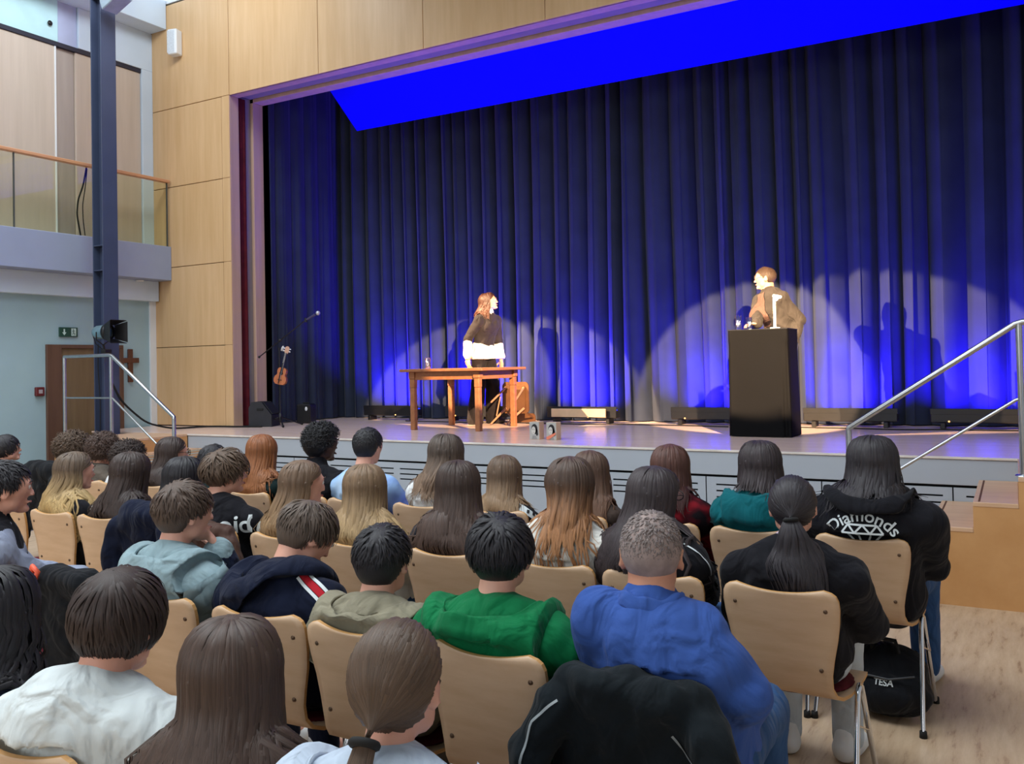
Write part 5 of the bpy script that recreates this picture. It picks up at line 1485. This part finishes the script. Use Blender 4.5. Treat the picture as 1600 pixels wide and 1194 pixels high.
# ---- second row
person['man'] = aud(1016, 793, 'B', -.80, 'man with short cropped grey hair in a blue shirt, arms folded', S_(n=700, lt=.016, ls=.005, vt=.009, vs=.001, cap=.006, w=.011, jit=.6, cut=.012, nf=1.8, capmat=pm('cropped_grey', (150, 132, 126), .7, .18, 30), fade=.08), ((124, 112, 108),), 'shirt', C_('blue', var=.08), 'jeans', yaw=17, pitch=6, s=1.06, sw=.178, girth=1.08, top_t=.016, byaw=14, shirt_collar=.075, collar=.05, armL='cross', armR='cross', skin='tan', knee=.19, nk=1.12, hs=1.0, tilt=-.15, twist=-8, ux=.03)
person['green'] = aud(781, 801, 'B', -1.30, 'boy with tousled black hair in a green hoodie, in the second row', S_(n=640, lt=.075, ls=.022, vt=.026, vs=.006, cap=.011, w=.018, jit=.45, nf=2), BLK, 'hoodie', cloth('green', CLOTHS['green'], rough=.8), 'charcoal', yaw=14, pitch=5, s=1.0, sw=.19, top_t=.026, hood=dict(rx=.135, ry=.150, depth=.27, bulge=.03, sx=-.03, z=.02), byaw=6)
person['olive'] = aud(597, 816, 'B', -1.76, 'boy with short black hair in an olive hoodie, left of the green hoodie', S_(n=600, lt=.05, ls=.014, vt=.018, vs=.003, cap=.010, w=.016, jit=.35), BLK, 'hoodie', C_('olive'), 'taupe', yaw=12, pitch=6, s=.98, sw=.185, top_t=.026, hood=dict(rx=.115, ry=.125, depth=.22), byaw=2)
person['stripe'] = aud(478, 781, 'B', -2.19, 'boy in a navy hoodie with red and white shoulder stripes, head bowed on his hand', S_(n=640, lt=.065, ls=.022, vt=.022, vs=.005, cap=.012, w=.017, jit=.3), ((92, 78, 68),), 'hoodie', C_('navy'), 'black', yaw=-18, pitch=34, s=1.0, sw=.195, top_t=.026, hood=dict(rx=.075, ry=.13, depth=.15, sx=-.06), byaw=2, armR='chin', slouch=.06, dy=.30)
person['grey'] = aud(288, 749, 'B', -2.67, 'boy in a grey and navy hoodie with short brown hair, hand at his chin', S_(n=640, lt=.06, ls=.018, vt=.020, vs=.004, cap=.012, w=.017, jit=.35), ((84, 68, 58),), 'hoodie', C_('greyblue'), 'navy', yaw=-14, pitch=3, s=1.0, sw=.19, top_t=.026, hood=dict(rx=.12, ry=.13, depth=.24), byaw=-6, armR='chin')
person['leftboy'] = aud(8, 719, 'B', -3.92, 'boy in profile with black hair, black vest and light grey sleeves, at the left edge', S_(n=520, lt=.05, ls=.014, vt=.020, vs=.004, cap=.011, w=.016), BLK, 'long_sleeved_shirt', cloth('bluegreysleeve', (140, 148, 168)), 'navy', yaw=-24, pitch=3, s=1.0, sw=.19, top_t=.022, byaw=-25, armR=(on_y(122, 903, 2.62), V(.5, -.5, -.6), V(.9, .4, -.1), V(0, 0, 1)), tilt=-.02)
# ---- third row
person['braid'] = aud(118, 704, 'C', -4.86, 'girl with long brown to blonde braided hair in a black top, face in profile', L_(len=0.38, phm=95, flare=.25, wave=.012, freq=30, vol=.014, n=260), ((98, 82, 68), (190, 160, 108), .35, .7), 'top', C_('black'), 'darkjeans', yaw=-18, fem=True, top_t=.012, byaw=-4)
person['brun'] = aud(205, 704, 'C', -4.42, 'girl with long straight dark brown hair in a white shirt, right of the braided girl', L_(layer=.14, ucut=.14, len=0.38, phm=118, shift=(-.03,0), flare=-.05, pin=.15, vol=.018, wave=.003, n=280), DBR, 'shirt', C_('white'), 'jeans', yaw=8, fem=True, top_t=.02, collar=.02)
person['black8'] = aud(289, 711, 'C', -3.98, 'girl with black hair, half hidden behind the boy in the grey hoodie', L_(len=.32, phm=110, flare=.15, vol=.016, n=220), BLK, 'sweater', C_('charcoal'), 'black', yaw=-4, fem=True, top_t=.016)
person['messy'] = aud(352, 701, 'C', -3.56, 'boy with messy brown hair and glasses in a black printed T-shirt', S_(n=560, lt=.09, ls=.035, vt=.036, vs=.010, cap=.014, w=.018, jit=.6), MBR, 'tshirt', C_('black'), 'black', yaw=-24, pitch=2, s=1.0, sw=.19, sleeve=.3, byaw=10, glasses=1)
person['blonde1'] = aud(474, 717, 'C', -3.07, 'girl with long light brown hair and a white top, face in profile to the right', L_(len=0.28, phm=92, flare=.12, vol=.014, n=250, wave=.003), LBR, 'top', C_('lightgrey'), 'jeans', yaw=-30, fem=True, top_t=.014)
person['blonde2'] = aud(570, 723, 'C', -2.63, 'girl with long straight blonde hair behind the boy in the olive hoodie', L_(len=0.31, phm=112, flare=.20, vol=.020, n=320, wave=.004), BLON, 'sweatshirt', C_('cream'), 'jeans', yaw=26, fem=True, top_t=.024)
person['long17'] = aud(715, 717, 'C', -2.13, 'girl with very long dark brown hair, behind the boy in the green hoodie', L_(len=0.31, phm=115, flare=.22, vol=.018, n=330, wave=.006), ((66, 52, 46), (84, 66, 58)), 'hoodie', C_('charcoal'), 'black', yaw=30, fem=True, top_t=.022)
person['ombre'] = aud(890, 711, 'C', -1.63, 'girl with long brown hair fading to copper tips and a white long-sleeved top', L_(layer=.24, ucut=.20, len=0.36, phm=112, flare=-.10, pin=.22, vol=.018, n=210, wave=.010, freq=14, w=.020), OMB, 'top', C_('cream'), 'jeans', yaw=18, fem=True, s=1.0, sw=.175, girth=1.12, top_t=.016, hs=1.0)
person['dark22'] = aud(1022, 726, 'C', -1.20, 'girl with very long dark hair, black top with white piping, hand at mouth', L_(len=0.46, phm=100, flare=.02, vol=.016, n=300, wave=.003, shift=(-.10, 0)), ((64, 56, 58),), 'top', C_('black'), 'jeans', yaw=-18, pitch=8, fem=True, s=1.0, sw=.175, girth=1.1, top_t=.022, armR='chin', byaw=-4)
person['pony'] = aud(1237, 739, 'C', -.72, 'girl with a thick dark ponytail in a black sweater and pale trousers', dict(style='pony', tie=(0, -.122, -.030), tlen=.33, twid=.085, n=460, tn=170, wave=.016, tshift=-.03), ((50, 46, 50),), 'sweater', C_('black'), 'lightjeans', yaw=9, fem=True, s=1.0, sw=.18, girth=1.08, top_t=.020, under=dict(mat=cloth('lilac', (214, 190, 214)), arms=''), byaw=4)
# ---- front row
person['profileL'] = aud(10, 678, 'D', -7.40, 'person with chin-length black hair in profile at the far left of the front row', S_(n=420, lt=.09, ls=.06, vt=.016, vs=.010, cap=.014, w=.02), BLK, 'sweater', C_('black'), 'darkjeans', yaw=-26, pitch=-4, fem=True, top_t=.018)
person['curly'] = aud(114, 677, 'D', -6.48, 'boy with big curly brown hair and black T-shirt with white print, front row', S_(n=520, lt=.08, ls=.05, vt=.050, vs=.024, cap=.016, w=.013, jit=1.2, curl=.016, turns=1.6, nf=2), MBR, 'tshirt', C_('black'), 'jeans', yaw=-18, pitch=6, sleeve=.3, sw=.18)
person['curly2'] = aud(162, 678, 'D', -6.02, 'boy with curly brown hair in a dark taupe hoodie, second curly head from the left', S_(n=480, lt=.07, ls=.045, vt=.040, vs=.02, cap=.014, w=.013, jit=1.2, curl=.014, turns=1.6, nf=2), ((80, 62, 54),), 'hoodie', C_('taupe'), 'black', yaw=4, pitch=6, sw=.18, top_t=.024, hood=dict())
person['curly3'] = aud(201, 690, 'D', -5.70, 'boy with dark curly hair and a white top, third curly head from the left', S_(n=480, lt=.07, ls=.045, vt=.040, vs=.02, cap=.014, w=.013, jit=1.2, curl=.014, turns=1.6, nf=2), DBR, 'tshirt', C_('white'), 'jeans', yaw=-10, pitch=8, sleeve=.3, sw=.17)
person['glasses'] = aud(270, 681, 'D', -5.30, 'girl with long dark brown hair and glasses, below the end of the left railing', L_(len=0.28, phm=95, flare=.10, vol=.014, n=230), DBR, 'sweater', C_('charcoal'), 'black', yaw=-26, fem=True, top_t=.016, glasses=1)
person['hid9'] = aud(334, 693, 'D', -4.88, 'person with short black hair mostly hidden behind the messy-haired boy', S_(n=420, lt=.04, ls=.02, vt=.016, cap=.012, w=.016), BLK, 'sweater', C_('darkgreen'), 'black', yaw=-4, sw=.165, s=.92)
person['ginger'] = aud(409, 677, 'D', -4.36, 'girl with long ginger hair and a dark green top', L_(len=0.28, phm=116, flare=.06, vol=.016, n=270, shift=(-.06, 0)), GING, 'top', C_('darkgreen'), 'black', yaw=24, fem=True, top_t=.010)
person['afro'] = aud(503, 663, 'D', -3.88, 'boy with short black afro hair in a black jacket', S_(n=600, lt=.03, ls=.018, vt=.044, vs=.018, cap=.026, w=.012, jit=1.4, curl=.008, turns=1.5, nf=2), ((26, 25, 28),), 'jacket', C_('black'), 'black', yaw=-16, s=1.0, sw=.185, top_t=.022, skin='dark', collar=.05)
person['buzz'] = aud(575, 666, 'D', -3.48, 'boy with short black hair in a pale blue tie-dyed T-shirt', S_(n=560, lt=.032, ls=.010, vt=.012, vs=.003, cap=.009, w=.013, jit=.5), ((36, 35, 38),), 'tshirt', None, 'jeans', yaw=6, s=1.0, sw=.185, sleeve=.3, top_t=.018, skin='fair')
person['wavy'] = aud(697, 676, 'D', -2.98, 'girl with wavy brown hair with light highlights and a white top', L_(len=0.24, phm=112, flare=.10, vol=.020, n=240, wave=.012, freq=24, shift=(-.08, 0)), ((84, 72, 64), (138, 114, 94)), 'top', C_('white'), 'jeans', yaw=8, fem=True, top_t=.018)
person['band18'] = aud(788, 709, 'D', -2.48, 'girl with straight light brown hair and a black top with a white shoulder band', L_(len=0.22, phm=112, flare=.12, vol=.016, n=240), ((104, 84, 68), (150, 122, 92)), 'top', C_('black'), 'black', yaw=18, fem=True, top_t=.014, s=.92)
person['behind20'] = aud(922, 702, 'D', -2.02, 'girl with long brown hair half hidden behind the copper-tipped hair', L_(len=0.28, phm=108, flare=.14, vol=.016, n=230, shift=(.10, 0)), ((96, 74, 62), (122, 92, 74)), 'top', C_('brown'), 'jeans', yaw=6, fem=True, top_t=.014)
person['red21'] = aud(1047, 692, 'D', -1.54, 'girl with auburn hair and a dark red and black patterned jacket', L_(len=0.19, phm=108, flare=-.05, vol=.014, n=230, shift=(.10, 0)), ((92, 62, 54), (70, 40, 38)), 'jacket', None, 'jeans', yaw=0, fem=True, top_t=.024, sw=.17)
person['teal'] = aud(1187, 686, 'D', -1.09, 'girl with dark shoulder-length hair in a teal hoodie', L_(len=0.12, phm=112, flare=.35, vol=.020, n=250, wave=.010), ((58, 50, 52),), 'hoodie', C_('teal'), 'jeans', yaw=13, fem=True, top_t=.026, sw=.165, hood=dict(rx=.12, ry=.125, depth=.22))
person['diamonds'] = aud(1362, 678, 'D', -.60, 'girl with very long dark wavy hair in a black hoodie printed with a diamond', L_(len=0.25, phm=122, flare=.40, vol=.024, n=330, wave=.014, freq=20, vcut=-.12), ((50, 46, 50),), 'hoodie', C_('black'), 'jeans', yaw=6, fem=True, s=1.06, sw=.205, girth=1.22, top_t=.034, hood=dict(rx=.13, ry=.125, depth=.10, bulge=.02), hs=1.02, byaw=0, knee=.17)
# ---- marks on the clothes
def info(n): return person[n][0], person[n][1], person[n][2], person[n][3]
r_, top_, G_, I_ = info('diamonds')
J_ = I_['J']; up_ = V(0, 0, 1)
M_print = pm('white_print', (214, 222, 224), .7, .03)
o_pt = on_y(1347, 819, 4.1); o_pt[1] = J_['chest'][1]
text_print('Diamonds', .070, o_pt + V(0, 0, .012), I_['rt'], up_, I_['fw'], I_['bodyF'], M_print, top_, arc=.15, name='lettering', bold=.0008, ych=ROW['D'])
D2 = lambda s: [((a * s, b * s), (c * s, d * s)) for (a, b), (c, d) in ((((-.7, 0), (.7, 0))), (((-1, -.42), (1, -.42))), (((-.7, 0), (-1, -.42))), (((.7, 0), (1, -.42))), (((-.7, 0), (-.38, -.42))), (((0, 0), (-.38, -.42))), (((0, 0), (.38, -.42))), (((.7, 0), (.38, -.42))), (((-1, -.42), (0, -1.5))), (((1, -.42), (0, -1.5))), (((-.38, -.42), (0, -1.5))), (((.38, -.42), (0, -1.5))))]
v_, f_ = bars2d(D2(.085), .008)
project(v_, f_, o_pt + V(0, 0, -.004), I_['rt'], up_, I_['fw'], I_['bodyF'], M_print, top_, 'diamond_emblem', ROW['D'])
r_, top_, G_, I_ = info('messy')
o_pt = on_y(358, 822, 3.2); o_pt[1] = I_['J']['chest'][1]
text_print('noid', .125, o_pt + V(0, 0, -.03), I_['rt'], up_, I_['fw'], I_['bodyF'], M_print, top_, name='lettering', bold=.002)
r_, top_, G_, I_ = info('curly')
o_pt = on_y(70, 737, 4.25); o_pt[1] = I_['J']['chest'][1]
v_, f_ = bars2d([((-.05, .02), (.03, .03)), ((-.06, -.005), (.0, 0)), ((.02, -.02), (.05, .02)), ((-.05, -.03), (-.01, -.025))], .016)
project(v_, f_, o_pt, I_['rt'], up_, I_['fw'], I_['bodyF'], M_print, top_, 'white_print')
# stripes on the navy hoodie
r_, top_, G_, I_ = info('stripe'); J_ = I_['J']
ln = [J_['neck'] * .35 + J_['shR'] * .65, J_['shR'] + V(0, 0, 0), J_['shR'] * .5 + J_['elR'] * .5, J_['elR']]
oo = [(.1, -.45, .9), (.5, -.6, .6), (.75, -.65, .2), (.75, -.65, .1)]
for nm, sh_, wd, mt in (('white_stripe', -.020, .011, M_print), ('red_stripe', 0, .024, cloth('red', (176, 36, 48))), ('white_stripe', .020, .011, M_print)):
    strip(ln, oo, wd, I_['bodyF'], mt, top_, nm, .004, sh_)
# white band on the black top
r_, top_, G_, I_ = info('band18'); J_ = I_['J']
ln = [J_['neck'] * .5 + J_['shR'] * .5, J_['shR'], J_['shR'] * .5 + J_['elR'] * .5, J_['elR']]
strip(ln, [(.1, -.5, .8), (.5, -.5, .6), (.75, -.6, .2), (.8, -.6, .1)], .042, I_['bodyF'], M_print, top_, 'white_band', .004)
for q in np.linspace(.15, 2.6, 9):
    i = int(q); p0 = np.array(ln[i]) + (np.array(ln[i + 1]) - np.array(ln[i])) * (q - i)
    dd = unit(np.array(ln[i + 1]) - np.array(ln[i])) * .009
    o_ = [(.1, -.5, .8), (.5, -.5, .6), (.75, -.6, .2), (.8, -.6, .1)][i]
    strip([p0 - dd, p0 + dd], o_, .022, I_['bodyF'], M_black, top_, 'black_mark', .006)
# white piping on the black top of the dark-haired girl
r_, top_, G_, I_ = info('dark22'); J_ = I_['J']
strip([J_['neck'] * .6 + J_['shR'] * .4, J_['shR'], J_['shR'] * .6 + J_['elR'] * .4], [(.1, -.5, .8), (.4, -.5, .7), (.7, -.6, .2)], .008, I_['bodyF'], M_print, top_, 'white_piping', .004)
strip([J_['shL'], J_['shL'] * .5 + J_['elL'] * .5, J_['elL']], [(-.2, -.8, .5), (-.5, -.8, .1), (-.5, -.8, 0)], .008, I_['bodyF'], M_print, top_, 'white_piping', .004)
# black vest of the boy at the left edge
r_, top_, G_, I_ = info('leftboy'); J_ = I_['J']
Fv = Field(np.minimum(J_['pel'], J_['shL']) - .25, np.maximum(J_['neck'], J_['shR']) + .2, .011)
for a, b, ra, rb in (('pel', 'waist', (.185, .14), (.165, .125)), ('waist', 'chest', (.165, .125), (.185, .14)), ('chest', 'upper', (.185, .14), (.155, .115))):
    Fv.ecap(J_[a], J_[b], ra, rb, I_['rt'], .03)
for sd in 'LR': Fv.cap(J_['neck'], J_['sh' + sd] * .7 + J_['upper'] * .3 + V(0, 0, .02), .062, .072, .03)
Fv.cap(J_['neck'], J_['neck'] + V(0, 0, .05), .078, .074, .015)
Fv.folds(.005, RNG, .1); Fv.cap(J_['neck'] - V(0, 0, .01), J_['neck'] + V(0, .01, .15), .064, .068, .004, True)
Fv.obj('vest', C_('black'), r_)
# navy shoulder panels of the grey hoodie: lower sleeves and back yoke
r_, top_, G_, I_ = info('grey'); J_ = I_['J']
for sd in 'LR':
    Fv = Field(np.minimum(J_['sh' + sd], np.minimum(J_['el' + sd], J_['wr' + sd])) - .12, np.maximum(J_['sh' + sd], np.maximum(J_['el' + sd], J_['wr' + sd])) + .12, .010)
    a, b, c_ = J_['sh' + sd], J_['el' + sd], J_['wr' + sd]
    Fv.chain([a + (b - a) * .45, b, b + (c_ - b) * .95], [.080, .073, .054], .02); Fv.folds(.004, RNG, .1)
    Fv.obj('navy_sleeve', C_('navy'), top_)
# glasses
def spectacles(n, mat):
    r_ = person[n][0]; J_ = person[n][3]['J']; Rr = SPEC[n]
    hd = lambda x, y, z: J_['head'] + Rr @ V(x, y, z) - J_['base']
    q = MB()
    for sx in (-1, 1):
        q.tube([hd(sx * .034 + .024 * math.cos(a), .108, .010 + .019 * math.sin(a)) for a in np.linspace(0, 2 * math.pi, 15)], .0022, 6, False)
        q.tube([hd(sx * .058, .106, .012), hd(sx * .080, .02, .012), hd(sx * .082, -.02, .005)], .002, 6)
    q.tube([hd(-.010, .109, .012), hd(.010, .109, .012)], .002, 6)
    q.build('glasses', mat, r_)
SPEC = {'messy': rotm(-24, 2), 'glasses': rotm(-26, 5), 'dark22': rotm(-18, 8)}
for n in SPEC: spectacles(n, M_black)

# ---- chairs of the audience
WHO = dict(man='the man in blue, under a jacket', green='the boy in the green hoodie', olive='the boy in the olive hoodie', stripe='the boy with the striped navy hoodie', grey='the boy in the grey hoodie', leftboy='the boy in profile with the black vest',
           mush='the person in the pale sweatshirt', longA='the long-haired person in the brown hoodie', ponyA='the person with the ponytail and light blue hoodie', edge='the curly-haired person in the navy sweater',
           braid='the girl with braided blonde hair', brun='the brunette girl in the white shirt', black8='the black-haired girl, under the navy jacket', messy='the messy-haired boy, under the brown jacket', blonde1='the girl in profile with light brown hair', blonde2='the girl with straight blonde hair',
           long17='the girl with very long dark brown hair', ombre='the girl with copper hair tips', dark22='the dark-haired girl with white piping', pony='the girl with the thick dark ponytail',
           profileL='the person in profile at the far left', curly='the first curly-haired boy, under the black jacket', curly2='the second curly-haired boy', curly3='the third curly-haired boy in white', glasses='the girl with glasses near the railing', hid9='the half hidden black-haired person', ginger='the ginger girl', afro='the boy with the afro',
           buzz='the boy in the tie-dyed T-shirt', wavy='the girl with wavy highlighted hair', band18='the girl with the white shoulder band', behind20='the brown-haired girl beside the copper hair', red21='the girl in the dark red jacket', teal='the girl in the teal hoodie', diamonds='the girl in the diamond hoodie')
for n in person:
    b_ = person[n][3]['J']['base']
    chair(b_[0] + {'man': -.07}.get(n, 0), b_[1] - .245, 'plywood chair with chrome legs, seat of ' + WHO[n], {'mush': .03, 'green': -.04, 'stripe': .05, 'pony': -.05, 'diamonds': -.04, 'brun': .06}.get(n, 0.0))
chair(-3.60, ROW['B'], 'empty plywood chair in the second row, left of the jacket with the orange loop')
chair(-3.14, ROW['B'], 'pale plywood chair covered by the black jacket with the orange loop')
chair(-5.32, ROW['C'], 'empty pale plywood chair at the far left, in front of the boy in profile')

# ---- jackets over chair backs
def jacket(x, row, mat, label, w_=.25, zlow=.42, zt=.86, th=.05, sl=.045, seed=1, piping=None, dx=0.0):
    rng = np.random.default_rng(seed); yr = ROW[row]
    t = thing('jacket', label, 'jacket', (x, yr + .02, 0))
    F = Field((x - w_ - .12, yr - .17, zlow - .15), (x + w_ + .12, yr + .16, zt + .12), .0105)
    F.ecap((x, yr - .012, zt - .045), (x, yr + .03, zlow + .05), (w_ * .86, th), (w_, th * .9), (1, 0, 0), .02)
    F.cap((x - w_ * .62, yr - .01, zt - .03), (x + w_ * .62, yr - .01, zt - .03), th * .95, k=.04)
    F.cap((x - .11, yr - .045, zt - .01), (x + .11, yr - .045, zt - .01), .030, k=.03)
    for sx in (-1, 1):
        F.chain([(x + sx * w_ * .82, yr - .035, zt - .09), (x + sx * (w_ + .02), yr - .055, (zt + zlow) / 2), (x + sx * (w_ - .01), yr - .05, zlow - .03)], [sl * 1.15, sl, sl * .9], .02)
    F.folds(.010, rng, .16, (1, 1, .35)); F.folds(.004, rng, .07)
    b = F.obj('cloth', mat, t)
    if piping:
        for sx in (-1, 1):
            strip([(x + sx * w_ * .45, yr, zt - .10), (x + sx * w_ * .72, yr, zt - .17), (x + sx * w_ * .78, yr, zt - .30)] if sx > 0 else [(x + sx * w_ * .62, yr, zt - .06), (x + sx * w_ * .85, yr, zt - .12), (x + sx * w_ * 1.0, yr, zt - .34)], (sx * .25, -1, .1), .007, F, piping, b, 'piping', .004)
    return t, F
jacket(-.865, 'B', cloth('jacketblack', (24, 30, 34), var=.25), 'big black jacket with grey piping over the chair of the man in blue', .245, .40, .825, .05, .05, 1, pm('grey_piping', (150, 158, 160), .5))
t, F = jacket(-3.14, 'B', cloth('jacketdark', (24, 26, 30)), 'black jacket with an orange loop over a chair in the second row', .20, .36, .87, .05, .045, 2)
p = F.march(np.array([[-3.22, 2.0, .88]]), V(0, 1, -.2), .004)[0] - np.array(t.location)
MB().tube([p + V(-.02, -.01, .01), p + V(0, -.02, .035), p + V(.025, -.015, .015), p + V(.01, -.02, -.02), p + V(-.015, -.02, -.01)], .010, 8).build('orange_loop', pm('orange_loop', (232, 96, 66), .6), t)
jacket(-4.0, 'C', C_('navy'), 'navy hooded jacket over the chair of the black-haired girl', .22, .46, .90, .07, .05, 3)
jacket(-3.56, 'C', cloth('brownjacket', (74, 52, 44), rough=.6), 'brown jacket over the chair of the messy-haired boy', .23, .42, .85, .045, .05, 4)
jacket(-6.5, 'D', cloth('jacketdark', 0), 'black jacket over the chair of the first curly-haired boy', .25, .42, .92, .07, .06, 5)

# ---- backpack on the floor
k = on_z(1392, 1128, 0)
t = thing('backpack', 'black backpack with a small white word label on the floor beside the pale trousers', 'backpack', (float(k[0]) - .02, float(k[1]) + .10, 0), math.radians(-14))
o_ = np.array(t.location)
F = Field(o_ + V(-.26, -.22, 0), o_ + V(.26, .22, .42), .010)
F.ecap(o_ + V(0, 0, .115), o_ + V(0, .03, .21), (.19, .115), (.16, .10), (1, 0, 0), .03); F.ell(o_ + V(0, -.10, .12), (.13, .06, .09), None, .03); F.folds(.007, RNG, .13)
M_bag = cloth('bagblack', (20, 22, 27), rough=.7)
rz = np.array(Matrix.Rotation(math.radians(14), 3, 'Z'))
v, q = F.mesh(); v = (v - o_); v[:, 2] = np.maximum(v[:, 2], .004)
mesh_obj('bag_body', v, q, M_bag, t, True)
MB().tube([(-.06, -.02, .29), (-.05, -.03, .345), (.05, -.03, .345), (.06, -.02, .29)], .010, 8).build('carry_loop', M_rubber, t)
for s in (-1, 1): MB().tube([(s * .09, .09, .27), (s * .11, .155, .2), (s * .12, .16, .1), (s * .10, .11, .04)], .014, 8).build('shoulder_strap', M_rubber, t)
MB().tube([(-.15, -.085, .22), (-.06, -.145, .205), (.06, -.145, .205), (.15, -.085, .22)], .005, 6).build('zip', pm('zip_grey', (60, 62, 66), .4), t)
lb = bpy.data.curves.new('t', 'FONT'); lb.body = 'TESA'; lb.size = .036; lb.align_x = 'CENTER'; lb.offset = .0008
o2 = bpy.data.objects.new('t', lb); COL.objects.link(o2); me = bpy.data.meshes.new_from_object(o2.evaluated_get(bpy.context.evaluated_depsgraph_get())); bpy.data.objects.remove(o2)
vv = np.array([x.co[:] for x in me.vertices]); W_ = o_ + np.stack([vv[:, 0] + .035, np.full(len(vv), -.3), .175 + vv[:, 1]], 1)
W_ = F.march(W_, V(0, 1, 0), .004) - o_
mesh_obj('label_print', W_, [tuple(p_.vertices) for p_ in me.polygons], M_print, t)

# ================================================================== THE TWO PERFORMERS
def stander(P, base, toppt, byaw, R, head_off, lean, wr, poles, hands, feet, s):
    rt = V(math.cos(byaw), math.sin(byaw), 0); fw = V(-math.sin(byaw), math.cos(byaw), 0)
    Hc = toppt - V(0, 0, .128)
    J = {'base': base, 'head': Hc}
    pel = base + V(0, 0, .93 * s) + P.get('pelo', V(0, 0, 0)); neck = Hc + R @ V(0, -.022, -.09) + V(0, 0, -.075)
    J['pel'] = pel; J['neck'] = neck
    q = lambda t: pel + (neck - pel) * t - fw * .02 * math.sin(math.pi * t) + lean * math.sin(math.pi * t)
    J['waist'] = q(.32); J['chest'] = q(.68); J['upper'] = q(.87)
    for i, (sd, sg) in enumerate((('L', -1), ('R', 1))):
        J['sh' + sd] = J['upper'] + rt * sg * P.get('sw', .16) * s + V(0, 0, -.01)
        el, w_ = ik(J['sh' + sd], wr[i], .285 * s, .25 * s, poles[i]); J['el' + sd] = el; J['wr' + sd] = w_
        J['hd' + sd], J['hn' + sd] = hands[i]
        J['hip' + sd] = pel + rt * sg * .085 * s - V(0, 0, .03)
        an = base + feet[i]; an[2] = base[2] + .09; J['an' + sd] = an
        J['kn' + sd] = (J['hip' + sd] + an) / 2 + fw * .03 + V(0, 0, .02); J['toe' + sd] = unit(fw + rt * sg * .2)
    P.update(J=J, R=R, byaw=byaw, s=s, h=.0095, floor=base[2])
    return build_person(P)
wy = 10.06
wb = on_y(757, 640, wy); wb[2] = ZS
wt = on_y(764, 457, wy); by = math.radians(-104)
rt = V(math.cos(by), math.sin(by), 0); fw = V(-math.sin(by), math.cos(by), 0)
hR = on_y(731, 560, wy - .26)
wp = dict(label='woman with auburn hair, dark sweater over white shirt, standing behind the table', top='sweater', top_m=cloth('darksweater', (46, 42, 44)), tr_m=cloth('darktrousers', (34, 30, 32)), hair=L_(len=.21, phm=100, flare=.30, vol=.028, wave=.020, freq=45, n=280), haircol=(120, 62, 44), hairmat=hairmat((64, 40, 33), (84, 52, 40)), skin='stage', fem=True,
          sw=.165, wide=.045, top_t=.012, fold=.004, fold2=.001, sleeve=.42, cut=-.035, under=dict(t=.006, mat=cloth('whiteshirt', (232, 224, 212)), hem=True, arms='LR'), shoe_m=pm('dark_boot', (40, 32, 30), .5), seed=5, girth=1.06, nk=.9, hs=1.0, browmat=pm('brow_auburn', (96, 52, 40), .6))
stander(wp, wb, wt, by, rotm(-64, -10), None, V(0, 0, 0), [wb + V(0, 0, .80) + fw * .1 - rt * .24, hR], [-fw - rt * .5, -fw + rt * .4], [(V(0, 0, -1), -rt), (V(.1, 0, -1), rt)], [-rt * .13 + fw * .04, rt * .15 - fw * .03], 1.02)
my = 9.74
mb = on_y(1224, 560, my); mb[2] = ZS
mt = on_y(1195, 417, my); by = math.radians(140)
rt = V(math.cos(by), math.sin(by), 0); fw = V(-math.sin(by), math.cos(by), 0)
hL = on_y(1240, 533, my - .16); hR = V(LX - .10, LY + .16, ZS + 1.13)
mp_ = dict(label='man with glasses in a grey brown blazer behind the lectern, looking left', top='blazer', top_m=cloth('blazer', (62, 57, 54)), tr_m=cloth('darkjeans', CLOTHS['darkjeans']), hair=S_(n=520, lt=.035, ls=.014, vt=.010, vs=.002, cap=.006, w=.014), haircol=(112, 84, 62), hairmat=hairmat((70, 54, 44)), skin='stage',
           sw=.19, top_t=.022, girth=1.12, seed=6, shoe_m=pm('dark_boot', 0), collar=.02, hs=1.04, nk=1.1)
mr, mtop, mG, mI = stander(mp_, mb, mt, by, rotm(100, 4), None, V(0, 0, 0), [hL, hR], [V(.6, .8, 0), V(-.5, .5, -.2)], [(unit((-.3, -.1, -1)), V(.8, -.5, 0)), (unit((-.6, -.7, 0)), V(0, 0, 1))], [-rt * .12, rt * .12], 1.03)
person['speaker'] = (mr, mtop, mG, mI); SPEC['speaker'] = rotm(100, 4)
spectacles('speaker', pm('thin_frame', (90, 80, 76), .4))
# open blazer front: paler shirt between the lapels
Jm = mI['J']
strip([Jm['waist'], Jm['chest'], Jm['upper'], Jm['neck']], fw, .12, mI['bodyF'], cloth('rose_shirt', (104, 78, 70)), mtop, 'shirt_front', .008)
# remaining materials of clothes made from patterns
def pattern(name, stops, scale, stretch=None):
    m_, nt, b = nodes(name); nt.links.new(ramp(nt, noise(nt, scale, 2, stretch), stops), b.inputs['Base Color']); b.inputs['Roughness'].default_value = .9; b.inputs['Specular IOR Level'].default_value = .1
    bump(nt, b, noise(nt, 60, 2), .2, .004); return m_
tie = pattern('tie_dye', [(.35, s2l((196, 220, 244))), (.5, s2l((160, 196, 236))), (.62, s2l((92, 112, 190))), (.75, s2l((180, 206, 240)))], 3.2)
o = person['buzz'][1]; o.data.materials.clear(); o.data.materials.append(tie)
fl_ = pattern('red_black_pattern', [(.40, s2l((24, 18, 22))), (.5, s2l((70, 18, 26))), (.6, s2l((126, 26, 36))), (.7, s2l((40, 18, 24)))], 9)
o = person['red21'][1]; o.data.materials.clear(); o.data.materials.append(fl_)
